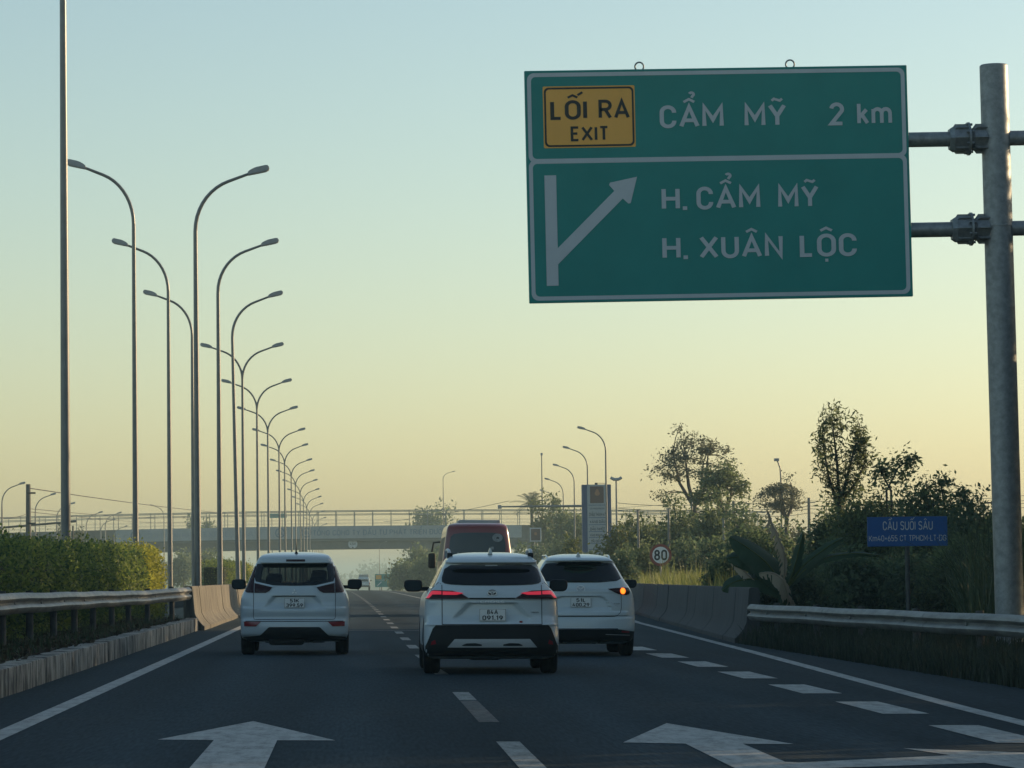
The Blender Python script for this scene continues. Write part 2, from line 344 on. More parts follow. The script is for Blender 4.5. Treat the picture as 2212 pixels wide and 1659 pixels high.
# ------------------------------------------------------------------ lettering
# narrow even-stroke capitals like those of road signs, drawn as ribbons
import unicodedata
def _arc(cx, cy, rx, ry, a0, a1, n=8):
    return [(cx + rx * math.cos(R(a0 + (a1 - a0) * k / n)), cy + ry * math.sin(R(a0 + (a1 - a0) * k / n))) for k in range(n + 1)]
def glyph(c, q, s=.15):
    """width and strokes of a capital; q = height of the quarter bends"""
    b, t = q, 1 - q
    O = _arc(.5, t, .5, q, 0, 180, 12) + _arc(.5, b, .5, q, 180, 360, 12); O = O + [O[0]]
    G = {
     'A': (.76, [[(0, 0), (.5, 1), (1, 0)], [(.16, .30), (.84, .30)]]),
     'B': (.62, [[(.5, .53), (0, .53), (0, 1)] + _arc(.55, .77, .40, .23, 90, -90)[0:] + [(.5, .54)], [(0, .53), (0, 0)] + _arc(.55, .265, .45, .265, -90, 90) ]),
     'C': (.62, [[(1, t - .02)] + _arc(.5, t, .5, q, 0, 180, 12) + _arc(.5, b, .5, q, 180, 360, 12) + [(1, b + .02)]]),
     'D': (.66, [[(0, 0), (0, 1)] + _arc(.5, t, .5, q, 90, 0) + _arc(.5, b, .5, q, 0, -90) + [(0, 0)]]),
     'E': (.54, [[(1, 1), (0, 1), (0, 0), (1, 0)], [(0, .52), (.85, .52)]]),
     'G': (.66, [[(1, t)] + _arc(.5, t, .5, q, 0, 180, 12) + _arc(.5, b, .5, q, 180, 360, 12) + [(1, .46), (.55, .46)]]),
     'H': (.66, [[(0, 0), (0, 1)], [(1, 0), (1, 1)], [(0, .5), (1, .5)]]),
     'I': (s, [[(.5, 0), (.5, 1)]]),
     'K': (.66, [[(0, 0), (0, 1)], [(1, 1), (.05, .42)], [(.32, .58), (1, 0)]]),
     'L': (.50, [[(0, 1), (0, 0), (1, 0)]]),
     'M': (.80, [[(0, 0), (0, 1), (.5, .32), (1, 1), (1, 0)]]),
     'N': (.68, [[(0, 0), (0, 1), (1, 0), (1, 1)]]),
     'O': (.66, [O]), '0': (.58, [O]),
     'P': (.62, [[(0, 0), (0, 1), (.55, 1)] + _arc(.55, .75, .45, .25, 90, -90) + [(0, .5)]]),
     'R': (.64, [[(0, 0), (0, 1), (.55, 1)] + _arc(.55, .75, .45, .25, 90, -90) + [(0, .5)], [(.5, .5), (1, 0)]]),
     'S': (.60, [_arc(.5, .76, .5, .24, 20, 180, 8) + _arc(.5, .76, .5, .24, 180, 262, 4) + _arc(.5, .26, .5, .26, 82, 0, 4) + _arc(.5, .26, .5, .26, 0, -160, 8)]),
     'T': (.60, [[(0, 1), (1, 1)], [(.5, 1), (.5, 0)]]),
     'U': (.66, [[(0, 1)] + _arc(.5, b, .5, q, 180, 360, 12) + [(1, 1)]]),
     'V': (.74, [[(0, 1), (.5, 0), (1, 1)]]), 'W': (1.0, [[(0, 1), (.26, 0), (.5, .8), (.74, 0), (1, 1)]]),
     'X': (.72, [[(0, 0), (1, 1)], [(0, 1), (1, 0)]]),
     'Y': (.70, [[(0, 1), (.5, .45), (1, 1)], [(.5, .47), (.5, 0)]]),
     '1': (.34, [[(0, .78), (.85, 1), (.85, 0)]]),
     '2': (.58, [_arc(.5, .74, .5, .26, 170, -20, 10) + [(0, 0), (1, 0)]]),
     '3': (.58, [_arc(.45, .76, .5, .24, 160, -80, 10), _arc(.45, .27, .55, .27, 85, -160, 10), [(.35, .53), (.55, .53)]]),
     '4': (.62, [[(.5, 1), (0, .28), (1, .28)], [(.75, .55), (.75, 0)]]),
     '5': (.58, [[(.95, 1), (.1, 1), (.05, .55)] + _arc(.45, .30, .53, .30, 125, -155, 10)]),
     '6': (.58, [_arc(.5, .30, .5, .30, 0, 360, 16), [(.0, .30), (.02, .45), (.62, 1)]]),
     '7': (.56, [[(0, 1), (1, 1), (.35, 0)]]),
     '8': (.58, [_arc(.5, .76, .43, .24, 0, 360, 16), _arc(.5, .26, .5, .26, 0, 360, 16)]),
     '9': (.58, [_arc(.5, .70, .5, .30, 0, 360, 16), [(1, .70), (.98, .55), (.38, 0)]]),
     '.': (s, [[(.5, -.5 * s / (1 - s)), (.5, .5 * s / (1 - s))]]), ',': (.15, [[(.6, .10), (.3, -.12)]]), '-': (.34, [[(0, .46), (1, .46)]]),
     '+': (.5, [[(0, .46), (1, .46)], [(.5, .22), (.5, .70)]]), ' ': (.26, []),
     'k': (.52, [[(0, 0), (0, 1)], [(.9, .70), (.05, .30)], [(.38, .42), (1, 0)]]),
     'm': (.88, [[(0, 0), (0, .72)], [(0, .5)] + _arc(.25, .50, .25, .22, 180, 0, 8) + [(.5, 0)], [(.5, .5)] + _arc(.75, .50, .25, .22, 180, 0, 8) + [(1, 0)]]),
     'n': (.50, [[(0, 0), (0, .72)], [(0, .5)] + _arc(.5, .46, .5, .26, 180, 0, 8) + [(1, 0)]]),
    }
    G['\u0110'] = (G['D'][0], G['D'][1] + [[(-.22, .5), (.42, .5)]])
    return G.get(c, G['O'])
MARKS = {'\u0302': [[(-.20, 1.13), (0, 1.25), (.20, 1.13)]], '\u0306': [_arc(0, 1.26, .18, .13, 190, 350, 8)],
         '\u0303': [[(-.20, 1.13), (-.11, 1.21), (0, 1.17), (.11, 1.13), (.20, 1.21)]], '\u0300': [[(-.14, 1.27), (.06, 1.12)]], '\u0301': [[(.14, 1.27), (-.06, 1.12)]],
         '\u0309': [_arc(0, 1.27, .08, .08, 160, -60, 8) + [(0, 1.12)]], '\u0323': [[(0, -.22), (0, -.09)]], '\u031b': [[(0, 0)]]}
def text_strokes(body, s):
    """list of (polyline, stroke width) in capital-height units and the total width"""
    out, x = [], 0.0
    cl = []
    for ch in unicodedata.normalize('NFD', body):
        if unicodedata.combining(ch): cl[-1][1].append(ch)
        else: cl.append([ch, []])
    for ch, mk in cl:
        w = glyph(ch, .2, s)[0]; q = 0.5 * (w - s) / (1 - s) if w > .4 else .2
        w, st = glyph(ch, min(.5, q), s)
        X = lambda u: x + s / 2 + u * (w - s)
        Y = lambda v: s / 2 + v * (1 - s)
        for p in st: out.append(([(X(a), Y(b)) for a, b in p], s))
        hat = '\u0302' in mk or '\u0306' in mk
        for m in mk:
            if m == '\u031b':
                out.append(([(x + w - s * .6, .96), (x + w + .03, 1.0), (x + w + .05, 1.13)], s * .8)); continue
            dx, dy = 0.0, 0.0
            if hat and m in '\u0300\u0301\u0303\u0309': dx, dy = (.27, .13) if m != '\u0309' else (.10, .19)
            if hat and m == '\u0303': dx, dy = 0, .17
            for p in MARKS[m]: out.append(([(x + w / 2 + a + dx, b + dy) for a, b in p], s * .66))
        x += w + .10
    return out, x - .10
def ribbon(pts, s):
    pts = [p for i, p in enumerate(pts) if i == 0 or math.dist(p, pts[i - 1]) > 1e-6]
    vs, n = [], len(pts)
    closed = n > 2 and math.dist(pts[0], pts[-1]) < 1e-6
    for i, p in enumerate(pts):
        a = pts[i - 1] if i > 0 else (pts[-2] if closed else None); b = pts[i + 1] if i < n - 1 else (pts[1] if closed else None)
        d = []
        for u, v in ((a, p), (p, b)):
            if u and v and math.dist(u, v) > 1e-9: l = math.dist(u, v); d.append(((v[0]-u[0])/l, (v[1]-u[1])/l))
        nx = -sum(k[1] for k in d); nz = sum(k[0] for k in d); l = math.hypot(nx, nz) or 1; nx, nz = nx/l, nz/l
        co = max(.42, abs(nx * -d[0][1] + nz * d[0][0])); h = s / 2 / co
        vs += [(p[0] + nx*h, p[1] + nz*h), (p[0] - nx*h, p[1] - nz*h)]
    return vs, [(2*i, 2*i+1, 2*i+3, 2*i+2) for i in range(n - 1)]
def lettering(body, x, y, z, w, h, m, parent, name='lettering', bold=0.02, center=False):
    """width w over all, capital height h, baseline at z, left edge x, facing -y"""
    s = 0.135 + bold; st, tw = text_strokes(body, s); sx = w / tw
    mb = MB(); k = 0
    for p, sw in st:
        vs, fs = ribbon(p, sw); k += 1
        mb.add([(x + a * sx, y - 0.0002 * (k % 5), z + b * h) for a, b in vs], fs)
    return mb.build(name, m, parent)
# ================================================================== THE SETTING
def cv(y): return -1.25e-5 * y * y if y < 560 else -3.92 - 0.014 * (y - 560)
YS = [-60, -20, 0, 20, 40, 60, 80, 100, 120, 140, 160, 180, 200, 220, 240, 260, 280, 300, 320, 340, 360, 380, 400, 420, 440, 460,
      480, 500, 520, 540, 560, 600, 650, 700, 800, 900, 1100, 1500, 2200, 3500, 6000]
def sheet(name, xs_of, m, dz, ys=YS, parent=None):
    mb = MB(); vs, fs = [], []; n = None
    for y in ys:
        xs = xs_of(y); n = len(xs)
        vs += [(x, y, gz(x, y) + dz) for x in xs]
    for i in range(len(ys) - 1):
        for k in range(n - 1):
            fs.append((i*n+k, i*n+k+1, (i+1)*n+k+1, (i+1)*n+k))
    mb.add(vs, fs); return mb.build(name, m, parent)
ground = tag(sheet('ground', lambda y: [-3000, -800, -200, -60, -14, 14, 30, 60, 200, 800, 3000], M['soil'], -0.03), kind='structure')

def lerp_tab(tab, y):
    if y <= tab[0][0]: return tab[0][1]
    for (a, b), (c, d) in zip(tab, tab[1:]):
        if y <= c: return b + (d - b) * (y - a) / (c - a)
    return tab[-1][1]
RB = [(0, 7.7), (40, 7.6), (60, 7.45), (68, 7.4), (113, 9.35), (180, 12.4), (250, 16.5), (320, 21.0)]   # right border of the asphalt
RL = [(0, 5.45), (24, 5.55), (30, 5.75), (34, 5.85), (60, 6.75), (68, 7.0), (101, 8.05), (180, 11.6), (250, 15.5), (320, 19.6)]  # right white line
yr = [y for y in YS if y <= 320] + [68, 113, 250]; yr = sorted(set(yr))
road = tag(sheet('road', lambda y: [-3.72 + cv(y), -1 + cv(y), 2 + cv(y), 5 + cv(y), max(lerp_tab(RB, y), 5.2 + cv(y))], M['asphalt'], 0.0, yr), kind='structure')
road_far = tag(sheet('road', lambda y: [-3.72 + cv(y), 0 + cv(y), 6.0 + cv(y)], M['asphalt'], 0.0, [y for y in YS if 320 <= y <= 1100]), kind='structure')
opp = tag(sheet('opposite_road', lambda y: [-19 + cv(y), -14 + cv(y), -7.4 + cv(y)], M['asphalt'], 0.0, [y for y in YS if y <= 1100]), kind='structure')
def stripe(name, pts, w, m, dz=0.004, parent=None):
    """painted line along pts [(x, y)] of width w in x"""
    vs, fs = [], []
    for x, y in pts: vs += [(x - w/2, y, gz(x - w/2, y) + dz), (x + w/2, y, gz(x + w/2, y) + dz)]
    for i in range(len(pts) - 1): fs.append((2*i, 2*i+1, 2*i+3, 2*i+2))
    return MB().add(vs, fs).build(name, m, parent or road)
def painted(name, poly, m, dz=0.004):
    return MB().add([(x, y, gz(x, y) + dz) for x, y in poly], [tuple(range(len(poly)))]).build(name, m, road, fixn=True)
yl = [-5 + 10 * i for i in range(60)]
stripe('edge_line', [(-2.83 + cv(y), y) for y in yl], 0.19, M['mark'])
stripe('edge_line', [(lerp_tab(RL, y) , y) for y in [5, 15, 24, 30, 34, 45, 60, 68, 80, 101, 120, 140, 180, 220, 250, 280, 320]], 0.19, M['mark'])
stripe('edge_line', [(4.85 + cv(y), y) for y in yl if y > 170], 0.18, M['mark'])
for y0 in [26.9 + 5.83 * i for i in range(-2, 23)]:
    stripe('exit_dash', [(5.09 + cv(y0), y0), (5.09 + cv(y0), y0 + 1.6), (5.09 + cv(y0), y0 + 3.25)], 0.43, M['mark'], 0.005)
for a, b, m in [(9, 15, 'markdash'), (21, 27.3, 'markdash'), (36.6, 39.2, 'markdash'), (31.0, 36.4, 'markfaint')] + [(46.5 + 8.6 * i, 49.8 + 8.6 * i, 'markdash') for i in range(46)]:
    stripe('lane_dash', [(1.17 - 0.0024 * max(0, a - 40) * (a < 60) - (0.06 if a > 60 else 0) + cv(a), a), (1.17 + cv(b) - (0.07 if a > 45 else 0), b)], 0.18, M[m])
for yy, xa, xb in [(85.5, -0.6, 1.6), (137, -2.6, 2.6), (165, 2.6, 4.7), (191, -2.6, 2.4)]:
    painted('transverse_line', [(xa, yy), (xb, yy), (xb, yy + 0.42), (xa, yy + 0.42)], M['markworn'], 0.006)
painted('straight_arrow', [(-1.10, 17.0), (-0.60, 17.0), (-0.61, 27.6), (-0.16, 27.55), (-0.90, 31.3), (-1.54, 27.75), (-1.10, 27.65)], M['mark'])
painted('straight_and_exit_arrow', [(2.49, 17.0), (2.91, 17.0), (2.91, 23.3), (4.25, 24.0), (4.55, 22.0), (5.0, 25.2), (4.02, 26.1), (4.2, 25.05),
        (3.0, 24.1), (2.92, 24.2), (2.92, 26.85), (3.30, 26.8), (2.68, 30.7), (2.03, 27.1), (2.49, 26.9)], M['mark'])


# raised kerb and the island behind it
kerb = bpy.data.objects.new('kerb', None); COL.objects.link(kerb); tag(kerb, kind='structure')
k_me = []
for j in range(5):
    mb = MB(); mb.bbox(-0.15, 0.15, 0.003, 0.997, -0.05, 0.30 + 0.005 * (j % 3 - 1), 0.010)
    for i, v in enumerate(mb.v):
        mb.v[i] = (v[0] + 0.006 * math.sin(v[1] * 5 + j), v[1], v[2] + (0.004 * math.sin(v[1] * 9 + j * 2) if v[2] > 0.2 else 0))
    o = mb.build('kerb_block', M['kerb'], kerb, smooth=30); k_me.append(o.data); bpy.data.objects.remove(o)
for i in range(66):
    y = 20.0 + i
    o = bpy.data.objects.new('kerb_block', k_me[rnd.randrange(5)]); COL.objects.link(o); o.parent = kerb
    x = -3.84 + cv(y) + rnd.uniform(-0.003, 0.003)
    o.location = (x, y, gz(x, y) + rnd.uniform(-0.004, 0.004)); o.rotation_euler = (rnd.uniform(-.002, .002), 0, rnd.uniform(-.001, .001))
tag(sheet('island_soil', lambda y: [-7.2, -5.5, -4.0 + cv(y)], M['soil'], 0.24, [y for y in YS if y <= 80] + [86]), kind='structure')

# ---------------------------------------------------------------- leaves
def leaf_cloud(name, pts, size, m, parent=None, aspect=0.5, up=0.0, rs=NR, jitter=0.35, kind=None):
    """one small rhombic leaf at each of pts; up>0 lays the leaves flatter, up<0 hangs them"""
    n = len(pts)
    a = rs.normal(size=(n, 3)); a[:, 2] = a[:, 2] * (1 - min(0.9, abs(up))) - (0.8 * abs(up) if up < 0 else 0)
    a /= np.linalg.norm(a, axis=1)[:, None] + 1e-9
    b = rs.normal(size=(n, 3)); b -= a * (a * b).sum(1)[:, None]; b /= np.linalg.norm(b, axis=1)[:, None] + 1e-9
    s = size * (1 + jitter * rs.normal(size=n)).clip(0.35, 2)
    a = a * s[:, None]; b = b * (s * aspect * 0.5)[:, None]
    c = np.asarray(pts)
    fold = np.cross(a, b); fold /= np.linalg.norm(fold, axis=1)[:, None] + 1e-9
    fold *= (s * 0.12)[:, None]
    v = np.empty((n, 4, 3)); v[:, 0] = c; v[:, 1] = c + a * 0.45 + b + fold; v[:, 2] = c + a; v[:, 3] = c + a * 0.45 - b + fold
    me = bpy.data.meshes.new(name)
    me.vertices.add(n * 4); me.vertices.foreach_set('co', v.reshape(-1).astype(np.float32))
    me.loops.add(n * 4); me.loops.foreach_set('vertex_index', np.arange(n * 4, dtype=np.int32))
    me.polygons.add(n); me.polygons.foreach_set('loop_start', np.arange(0, n * 4, 4, dtype=np.int32))
    me.update(calc_edges=True); me.validate()
    me.materials.append(m)
    o = bpy.data.objects.new(name, me); COL.objects.link(o)
    if parent: o.parent = parent
    if kind: o['kind'] = kind
    return o
def clumps(n_clump, n_leaf, r, cr, shell=0.55, rs=NR, flat=1.0, low=None):
    """leaf points in clumps spread through an ellipsoid with radii r, clump radius cr"""
    d = rs.normal(size=(n_clump, 3)); d /= np.linalg.norm(d, axis=1)[:, None]
    rad = (shell + (1 - shell) * rs.rand(n_clump)) ** (0.6)
    wob = 1 + 0.18 * np.sin(d[:, 0] * 5 + rs.rand() * 6) + 0.14 * np.sin(d[:, 2] * 7 + d[:, 1] * 4 + rs.rand() * 6)
    c = d * (rad * wob)[:, None] * np.asarray(r)
    if low is not None: c = c[c[:, 2] > low]
    k = rs.randint(0, len(c), n_leaf)
    crs = cr * (0.6 + 0.8 * rs.rand(len(c)))
    return c[k] + np.clip(rs.normal(size=(n_leaf, 3)), -1.7, 1.7) * crs[k][:, None] * np.array([1, 1, flat]), c

# ---------------------------------------------------------------- guardrails
def w_beam(pts, name_thing, label, posts, group=None, flip=1, blockout=True, n_seg=4.0):
    """W-profile rail along pts [(x, y, z_top)]; beams of about 4 m, posts behind"""
    t = thing(name_thing, label, 'guardrail', (pts[0][0], pts[0][1], 0), 0, group)
    o0 = Vector((pts[0][0], pts[0][1], 0))
    prof_ = [(0.0, 0.0), (0.03, -0.018), (0.062, -0.055), (0.075, -0.085), (0.062, -0.112), (0.012, -0.140), (0.008, -0.165), (0.062, -0.197), (0.075, -0.224), (0.062, -0.252), (0.03, -0.292), (0.0, -0.31)]
    # resample
    P3 = [Vector(p) for p in pts]; L = [0]
    for a, b in zip(P3, P3[1:]): L.append(L[-1] + (b - a).length)
    def pt(s):
        for i in range(len(L) - 1):
            if s <= L[i + 1] or i == len(L) - 2:
                f = (s - L[i]) / (L[i + 1] - L[i]); return P3[i].lerp(P3[i + 1], f)
    nb = max(1, round(L[-1] / n_seg)); seg = L[-1] / nb
    for i in range(nb):
        mb = MB(); ss = [i * seg + (seg + (0.18 if i < nb - 1 else 0)) * k / 4 for k in range(5)]
        vs, fs = [], []
        for s in ss:
            s = min(s, L[-1]); p = pt(s); q = pt(min(L[-1], s + 0.5)) - pt(max(0, s - 0.5)); q.z = 0; q.normalize()
            nrm = Vector((q.y, -q.x, 0)) * flip
            lap = 0.004 * (i % 2)
            wob = 0.006 * math.sin(s * 1.7) + 0.004 * math.sin(s * 4.1)
            for d, z in prof_: vs.append(p + nrm * (d + lap + wob) + Vector((0, 0, z + 0.005 * math.sin(s * 0.9))) - o0)
            for d, z in prof_: vs.append(p + nrm * (d + lap + wob - 0.004) + Vector((0, 0, z + 0.005 * math.sin(s * 0.9))) - o0)
        m_ = len(prof_)
        for k in range(4):
            for j in range(m_ - 1):
                fs.append((k*2*m_+j, k*2*m_+j+1, (k+1)*2*m_+j+1, (k+1)*2*m_+j))
                fs.append((k*2*m_+m_+j, (k+1)*2*m_+m_+j, (k+1)*2*m_+m_+j+1, k*2*m_+m_+j+1))
        for k in (0, 4):
            for j in range(m_ - 1): fs.append((k*2*m_+j, k*2*m_+m_+j, k*2*m_+m_+j+1, k*2*m_+j+1))
        mb.add(vs, fs); mb.build('rail_beam', M['rail'], t, smooth=40)
    s = 0.4
    while s < L[-1]:
        p = pt(s); q = pt(min(L[-1], s + 0.5)) - pt(max(0, s - 0.5)); q.z = 0; q.normalize(); nrm = Vector((q.y, -q.x, 0)) * flip
        b = p - nrm * 0.17 - o0; g = gz(p.x, p.y) - 0.1
        mb = MB(); mb.tube([(b.x, b.y, g), (b.x, b.y, p.z + 0.03)], 0.06, 10)
        o = mb.build('rail_post', M['postdark'], t, smooth=40)
        c = p - nrm * 0.10 - o0
        mb = MB(); mb.bbox(c.x - 0.095, c.x + 0.095, c.y - 0.06, c.y + 0.06, p.z - 0.25, p.z - 0.06, 0.008)
        mb.build('spacer_block', M['postdark'], o, smooth=30)
        mb = MB(); e = p + nrm * 0.02 - o0
        mb.lathe([(-0.02, 0.028), (0.006, 0.028), (0.014, 0.018)], 8, 'x', (e.x, e.y, p.z - 0.152)); mb.build('bolt', M['steel'], o, smooth=40)
        s += posts
    return t
def zg(x, y, h): return gz(x, y) + h
w_beam([(x, y, zg(x, y, h)) for x, y, h in [(-5.15, 24, 1.04), (-5.12, 40, 1.05), (-5.0, 52, 1.04), (-4.85, 68, 1.01), (-4.62, 79, 0.99), (-4.0, 86.2, 1.05)]],
       'guardrail', 'weathered steel guardrail on the kerbed island in front of the clipped hedge', 4.0, 'roadside guardrails')
w_beam([(x, y, zg(x, y, h)) for x, y, h in [(9.15, 26, 0.76), (9.05, 40, 0.76), (8.9, 48, 0.76), (8.2, 58, 0.76), (7.62, 68.3, 0.76)]],
       'guardrail', 'steel guardrail in front of the banana plant and the big sign post', 4.0, 'roadside guardrails', flip=-1)

# ---------------------------------------------------------------- concrete barriers
def barrier(pts, label, side, seg=4.0, m='barrier'):
    """F-shape barrier along pts [(x, y)] of the foot; side=+1 when the sloped face looks to +x"""
    t = thing('concrete_barrier', label, 'barrier', (pts[0][0], pts[0][1], 0), 0, 'concrete barriers of the bridge')
    pf = [(0, -0.05), (0, 0.09), (0.06, 0.14), (0.17, 0.27), (0.23, 0.40), (0.29, 1.04), (0.31, 1.07), (0.47, 1.07), (0.5, 1.0), (0.5, -0.05)]
    P2 = [Vector((x, y, 0)) for x, y in pts]; L = [0]
    for a, b in zip(P2, P2[1:]): L.append(L[-1] + (b - a).length)
    def pt(s):
        for i in range(len(L) - 1):
            if s <= L[i + 1] or i == len(L) - 2: return P2[i].lerp(P2[i + 1], (s - L[i]) / (L[i + 1] - L[i]))
    n = int(L[-1] / seg)
    for i in range(n):
        s0, s1 = i * seg + 0.015, (i + 1) * seg - 0.015
        a, b = pt(s0), pt(s1); q = (b - a).normalized(); nr = Vector((-q.y, q.x, 0)) * side
        tw = rnd.uniform(-0.012, 0.012)
        vs = []
        for p in (a, b):
            for d, z in pf: vs.append(p + nr * (d + tw) + Vector((0, 0, gz(p.x, p.y) + z)) - P2[0])
        m_ = len(pf)
        fs = [(j, (j+1) % m_, (j+1) % m_ + m_, j + m_) for j in range(m_)] + [tuple(range(m_-1, -1, -1)), tuple(range(m_, 2*m_))]
        bm = bmesh.new(); vv = [bm.verts.new(v) for v in vs]
        for f in fs: bm.faces.new([vv[k] for k in f])
        bmesh.ops.recalc_face_normals(bm, faces=bm.faces)
        ends = [e for e in bm.edges if (e.verts[0].index < m_) == (e.verts[1].index < m_)]
        me = bpy.data.meshes.new('barrier_segment'); bm.to_mesh(me); bm.free(); me.materials.append(M[m])
        me.polygons.foreach_set('use_smooth', [True] * len(me.polygons)); me.set_sharp_from_angle(angle=R(30))
        o = bpy.data.objects.new('barrier_segment', me); COL.objects.link(o); o.parent = t
    return t
barrier([(-3.55 + cv(y), y) for y in (86.3, 120, 160, 200, 250, 300)], 'stained concrete median barrier beginning where the island guardrail ends', 1)
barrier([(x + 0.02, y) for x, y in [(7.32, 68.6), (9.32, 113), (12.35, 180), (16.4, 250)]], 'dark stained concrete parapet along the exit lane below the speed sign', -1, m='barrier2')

# ---------------------------------------------------------------- lamp posts
def lamp_curve(reach, rise, z0):
    pts = []
    a = 0.62 * reach
    for k in range(10):
        w = (k / 9) * R(72)
        pts.append((a * (1 - math.cos(w)) / (1 - math.cos(R(72))), z0 + 0.87 * rise * math.sin(w) / math.sin(R(72))))
    for k in range(1, 5):
        f = k / 4; pts.append((a + (reach - a) * f, z0 + 0.87 * rise + 0.13 * rise * f))
    return pts
def make_lamp(arms, H=11.9, reach=1.42, label='', group=''):
    """arms: list of +1 / -1; bent steel mast arm and a flat head; root at the foot"""
    t = thing('street_lamp', label, 'street lamp', (0, 0, 0), 0, group)
    z0 = H - 1.55
    MB().tube([(0, 0, 0), (0, 0, 3), (0, 0, 7), (0, 0, z0)], [0.092, 0.084, 0.068, 0.055], 12).build('pole', M['pole'], t, smooth=40)
    MB().bbox(-0.17, 0.17, -0.17, 0.17, -0.02, 0.025, 0.008).build('base_plate', M['pole'], t)
    for s in arms:
        c = lamp_curve(reach, 1.5, z0)
        MB().tube([(s * x, 0, z) for x, z in c], [0.054 - 0.018 * i / (len(c) - 1) for i in range(len(c))], 8).build('arm', M['pole'], t, smooth=50)
        ex, ez = c[-1]
        sl = math.atan2(c[-1][1] - c[-2][1], c[-1][0] - c[-2][0]) * 0.6
        pl = [(-0.05, -0.040), (-0.04, 0.04), (0.04, 0.085), (0.20, 0.125), (0.50, 0.125), (0.545, 0.09), (0.545, 0.0), (0.50, -0.035)]
        ca, sa = math.cos(sl), math.sin(sl)
        pq = [(s * (ex + x * ca - z * sa), ez + x * sa + z * ca) for x, z in pl]
        bm = bmesh.new(); n = len(pq)
        v0 = [bm.verts.new((x, -0.13, z)) for x, z in pq]; v1 = [bm.verts.new((x, 0.13, z)) for x, z in pq]
        bm.faces.new(v0); bm.faces.new(v1[::-1])
        for i in range(n): bm.faces.new((v0[i], v1[i], v1[(i+1) % n], v0[(i+1) % n]))
        bmesh.ops.recalc_face_normals(bm, faces=bm.faces)
        bmesh.ops.bevel(bm, geom=list(bm.edges), offset=0.02, segments=2, affect='EDGES')
        me = bpy.data.meshes.new('lamp_head'); bm.to_mesh(me); bm.free(); me.materials.append(M['lampgrey'])
        h = bpy.data.objects.new('lamp_head', me); COL.objects.link(h); h.parent = t
        me.polygons.foreach_set('use_smooth', [True] * len(me.polygons)); me.set_sharp_from_angle(angle=R(35))
        q0 = (s * (ex + 0.1 * ca), ez + 0.1 * sa - 0.034); q1 = (s * (ex + 0.46 * ca), ez + 0.46 * sa - 0.037)
        MB().add([(q0[0], -0.09, q0[1]), (q1[0], -0.09, q1[1]), (q1[0], 0.09, q1[1]), (q0[0], 0.09, q0[1])] +
                 [(q0[0], -0.09, q0[1] - .012), (q1[0], -0.09, q1[1] - .012), (q1[0], 0.09, q1[1] - .012), (q0[0], 0.09, q0[1] - .012)],
                 [(0,1,2,3), (7,6,5,4), (0,4,5,1), (1,5,6,2), (2,6,7,3), (3,7,4,0)]).build('lens', M['lens'], h)
    return t
ORD = ['first', 'second', 'third', 'fourth', 'fifth', 'sixth', 'seventh', 'eighth', 'ninth', 'tenth', 'eleventh', 'twelfth', 'thirteenth',
       'fourteenth', 'fifteenth', 'sixteenth', 'seventeenth', 'eighteenth', 'nineteenth', 'twentieth']
def put(o, x, y, label, group=None, lean=0.0, dz=0.0):
    o.location = (x, y, gz(x, y) + dz); o.rotation_euler = (0, lean, 0)
    o['label'] = label
    if group: o['group'] = group
    return o
GM = 'street lamps along the median'
proto_l = make_lamp([-1], group=GM); proto_r = make_lamp([1], group=GM); proto_y = make_lamp([1, -1], H=12.1, group=GM)
put(proto_l, GX(143, 80), 80, 'tallest near lamp pole rising out of the hedge past the top of the picture', GM).scale = (1.25, 1.25, 1.52)
for yy, xx, hh, lab in [(104, 294, 13.25, 'lamp post behind the lit hedge end with one arm bent to the hedge side'),
                        (124, 368, 12.85, 'second hedge-side single lamp post, its arm crossing the pole before it'),
                        (143, 419, 12.6, 'third hedge-side single lamp post, its arm ending in the tall road-side pole')]:
    put(copy_tree(proto_l), GX(xx, yy), yy, lab, GM).scale = (1.0, 1.0, (hh + .1) / 11.9)
put(proto_r, GX(428, 93), 93, 'tall lamp post at the guardrail end with one arm bent over the road', GM)
put(copy_tree(proto_r), GX(476, 113), 113, 'second road-side single lamp post standing on the sunlit median barrier', GM)
put(copy_tree(proto_r), GX(516, 134), 134, 'third road-side single lamp post, leaning above the white people carrier mirror', GM, lean=-0.016)
ys_ = [166, 196, 227, 260, 290, 326, 358, 391, 428, 463, 500, 545, 590, 640, 690, 745, 800, 860]
xs_ = [527, 558, 581, 605, 617, 631, 640, 650, 657, 664, 670, 676, 681, 685, 689, 692, 695, 698]
for i, (y, x) in enumerate(zip(ys_, xs_)):
    o = proto_y if i == 0 else copy_tree(proto_y)
    put(o, P(x, 1250, y).x, y, f'{ORD[i]} double-armed lamp post in the receding median row' + (', nearest of them' if i == 0 else ' from the near end'), GM)
GR = 'street lamps along the exit ramp'
proto_e = make_lamp([-1], H=11.6, group=GR)
for i, (y, x) in enumerate([(245, 1312), (282, 1272), (326, 1243), (371, 1219), (417, 1204), (470, 1190), (530, 1176)]):
    o = proto_e if i == 0 else copy_tree(proto_e)
    put(o, P(x, 1250, y).x, y, f'{ORD[i]} exit ramp lamp post counted from the petrol price sign, arm towards the road', GR)
GL = 'street lamps of the far left side road'
proto_s = make_lamp([1], H=9.25, group=GL)
for i, (y, x) in enumerate([(295, 5), (332, 77), (370, 123), (415, 187), (458, 218), (505, 247), (560, 268)]):
    o = proto_s if i == 0 else copy_tree(proto_s)
    put(o, P(x, 1250, y).x, y, f'{ORD[i]} side road lamp above the hedge from the picture edge, curving to the road', GL)
o = copy_tree(proto_l); put(o, P(355, 1250, 420).x, 420, 'lone lamp beyond the hedge whose arm bends away from the road', 'single lamps in the distance'); o.scale = (0.85, 0.85, 0.85)
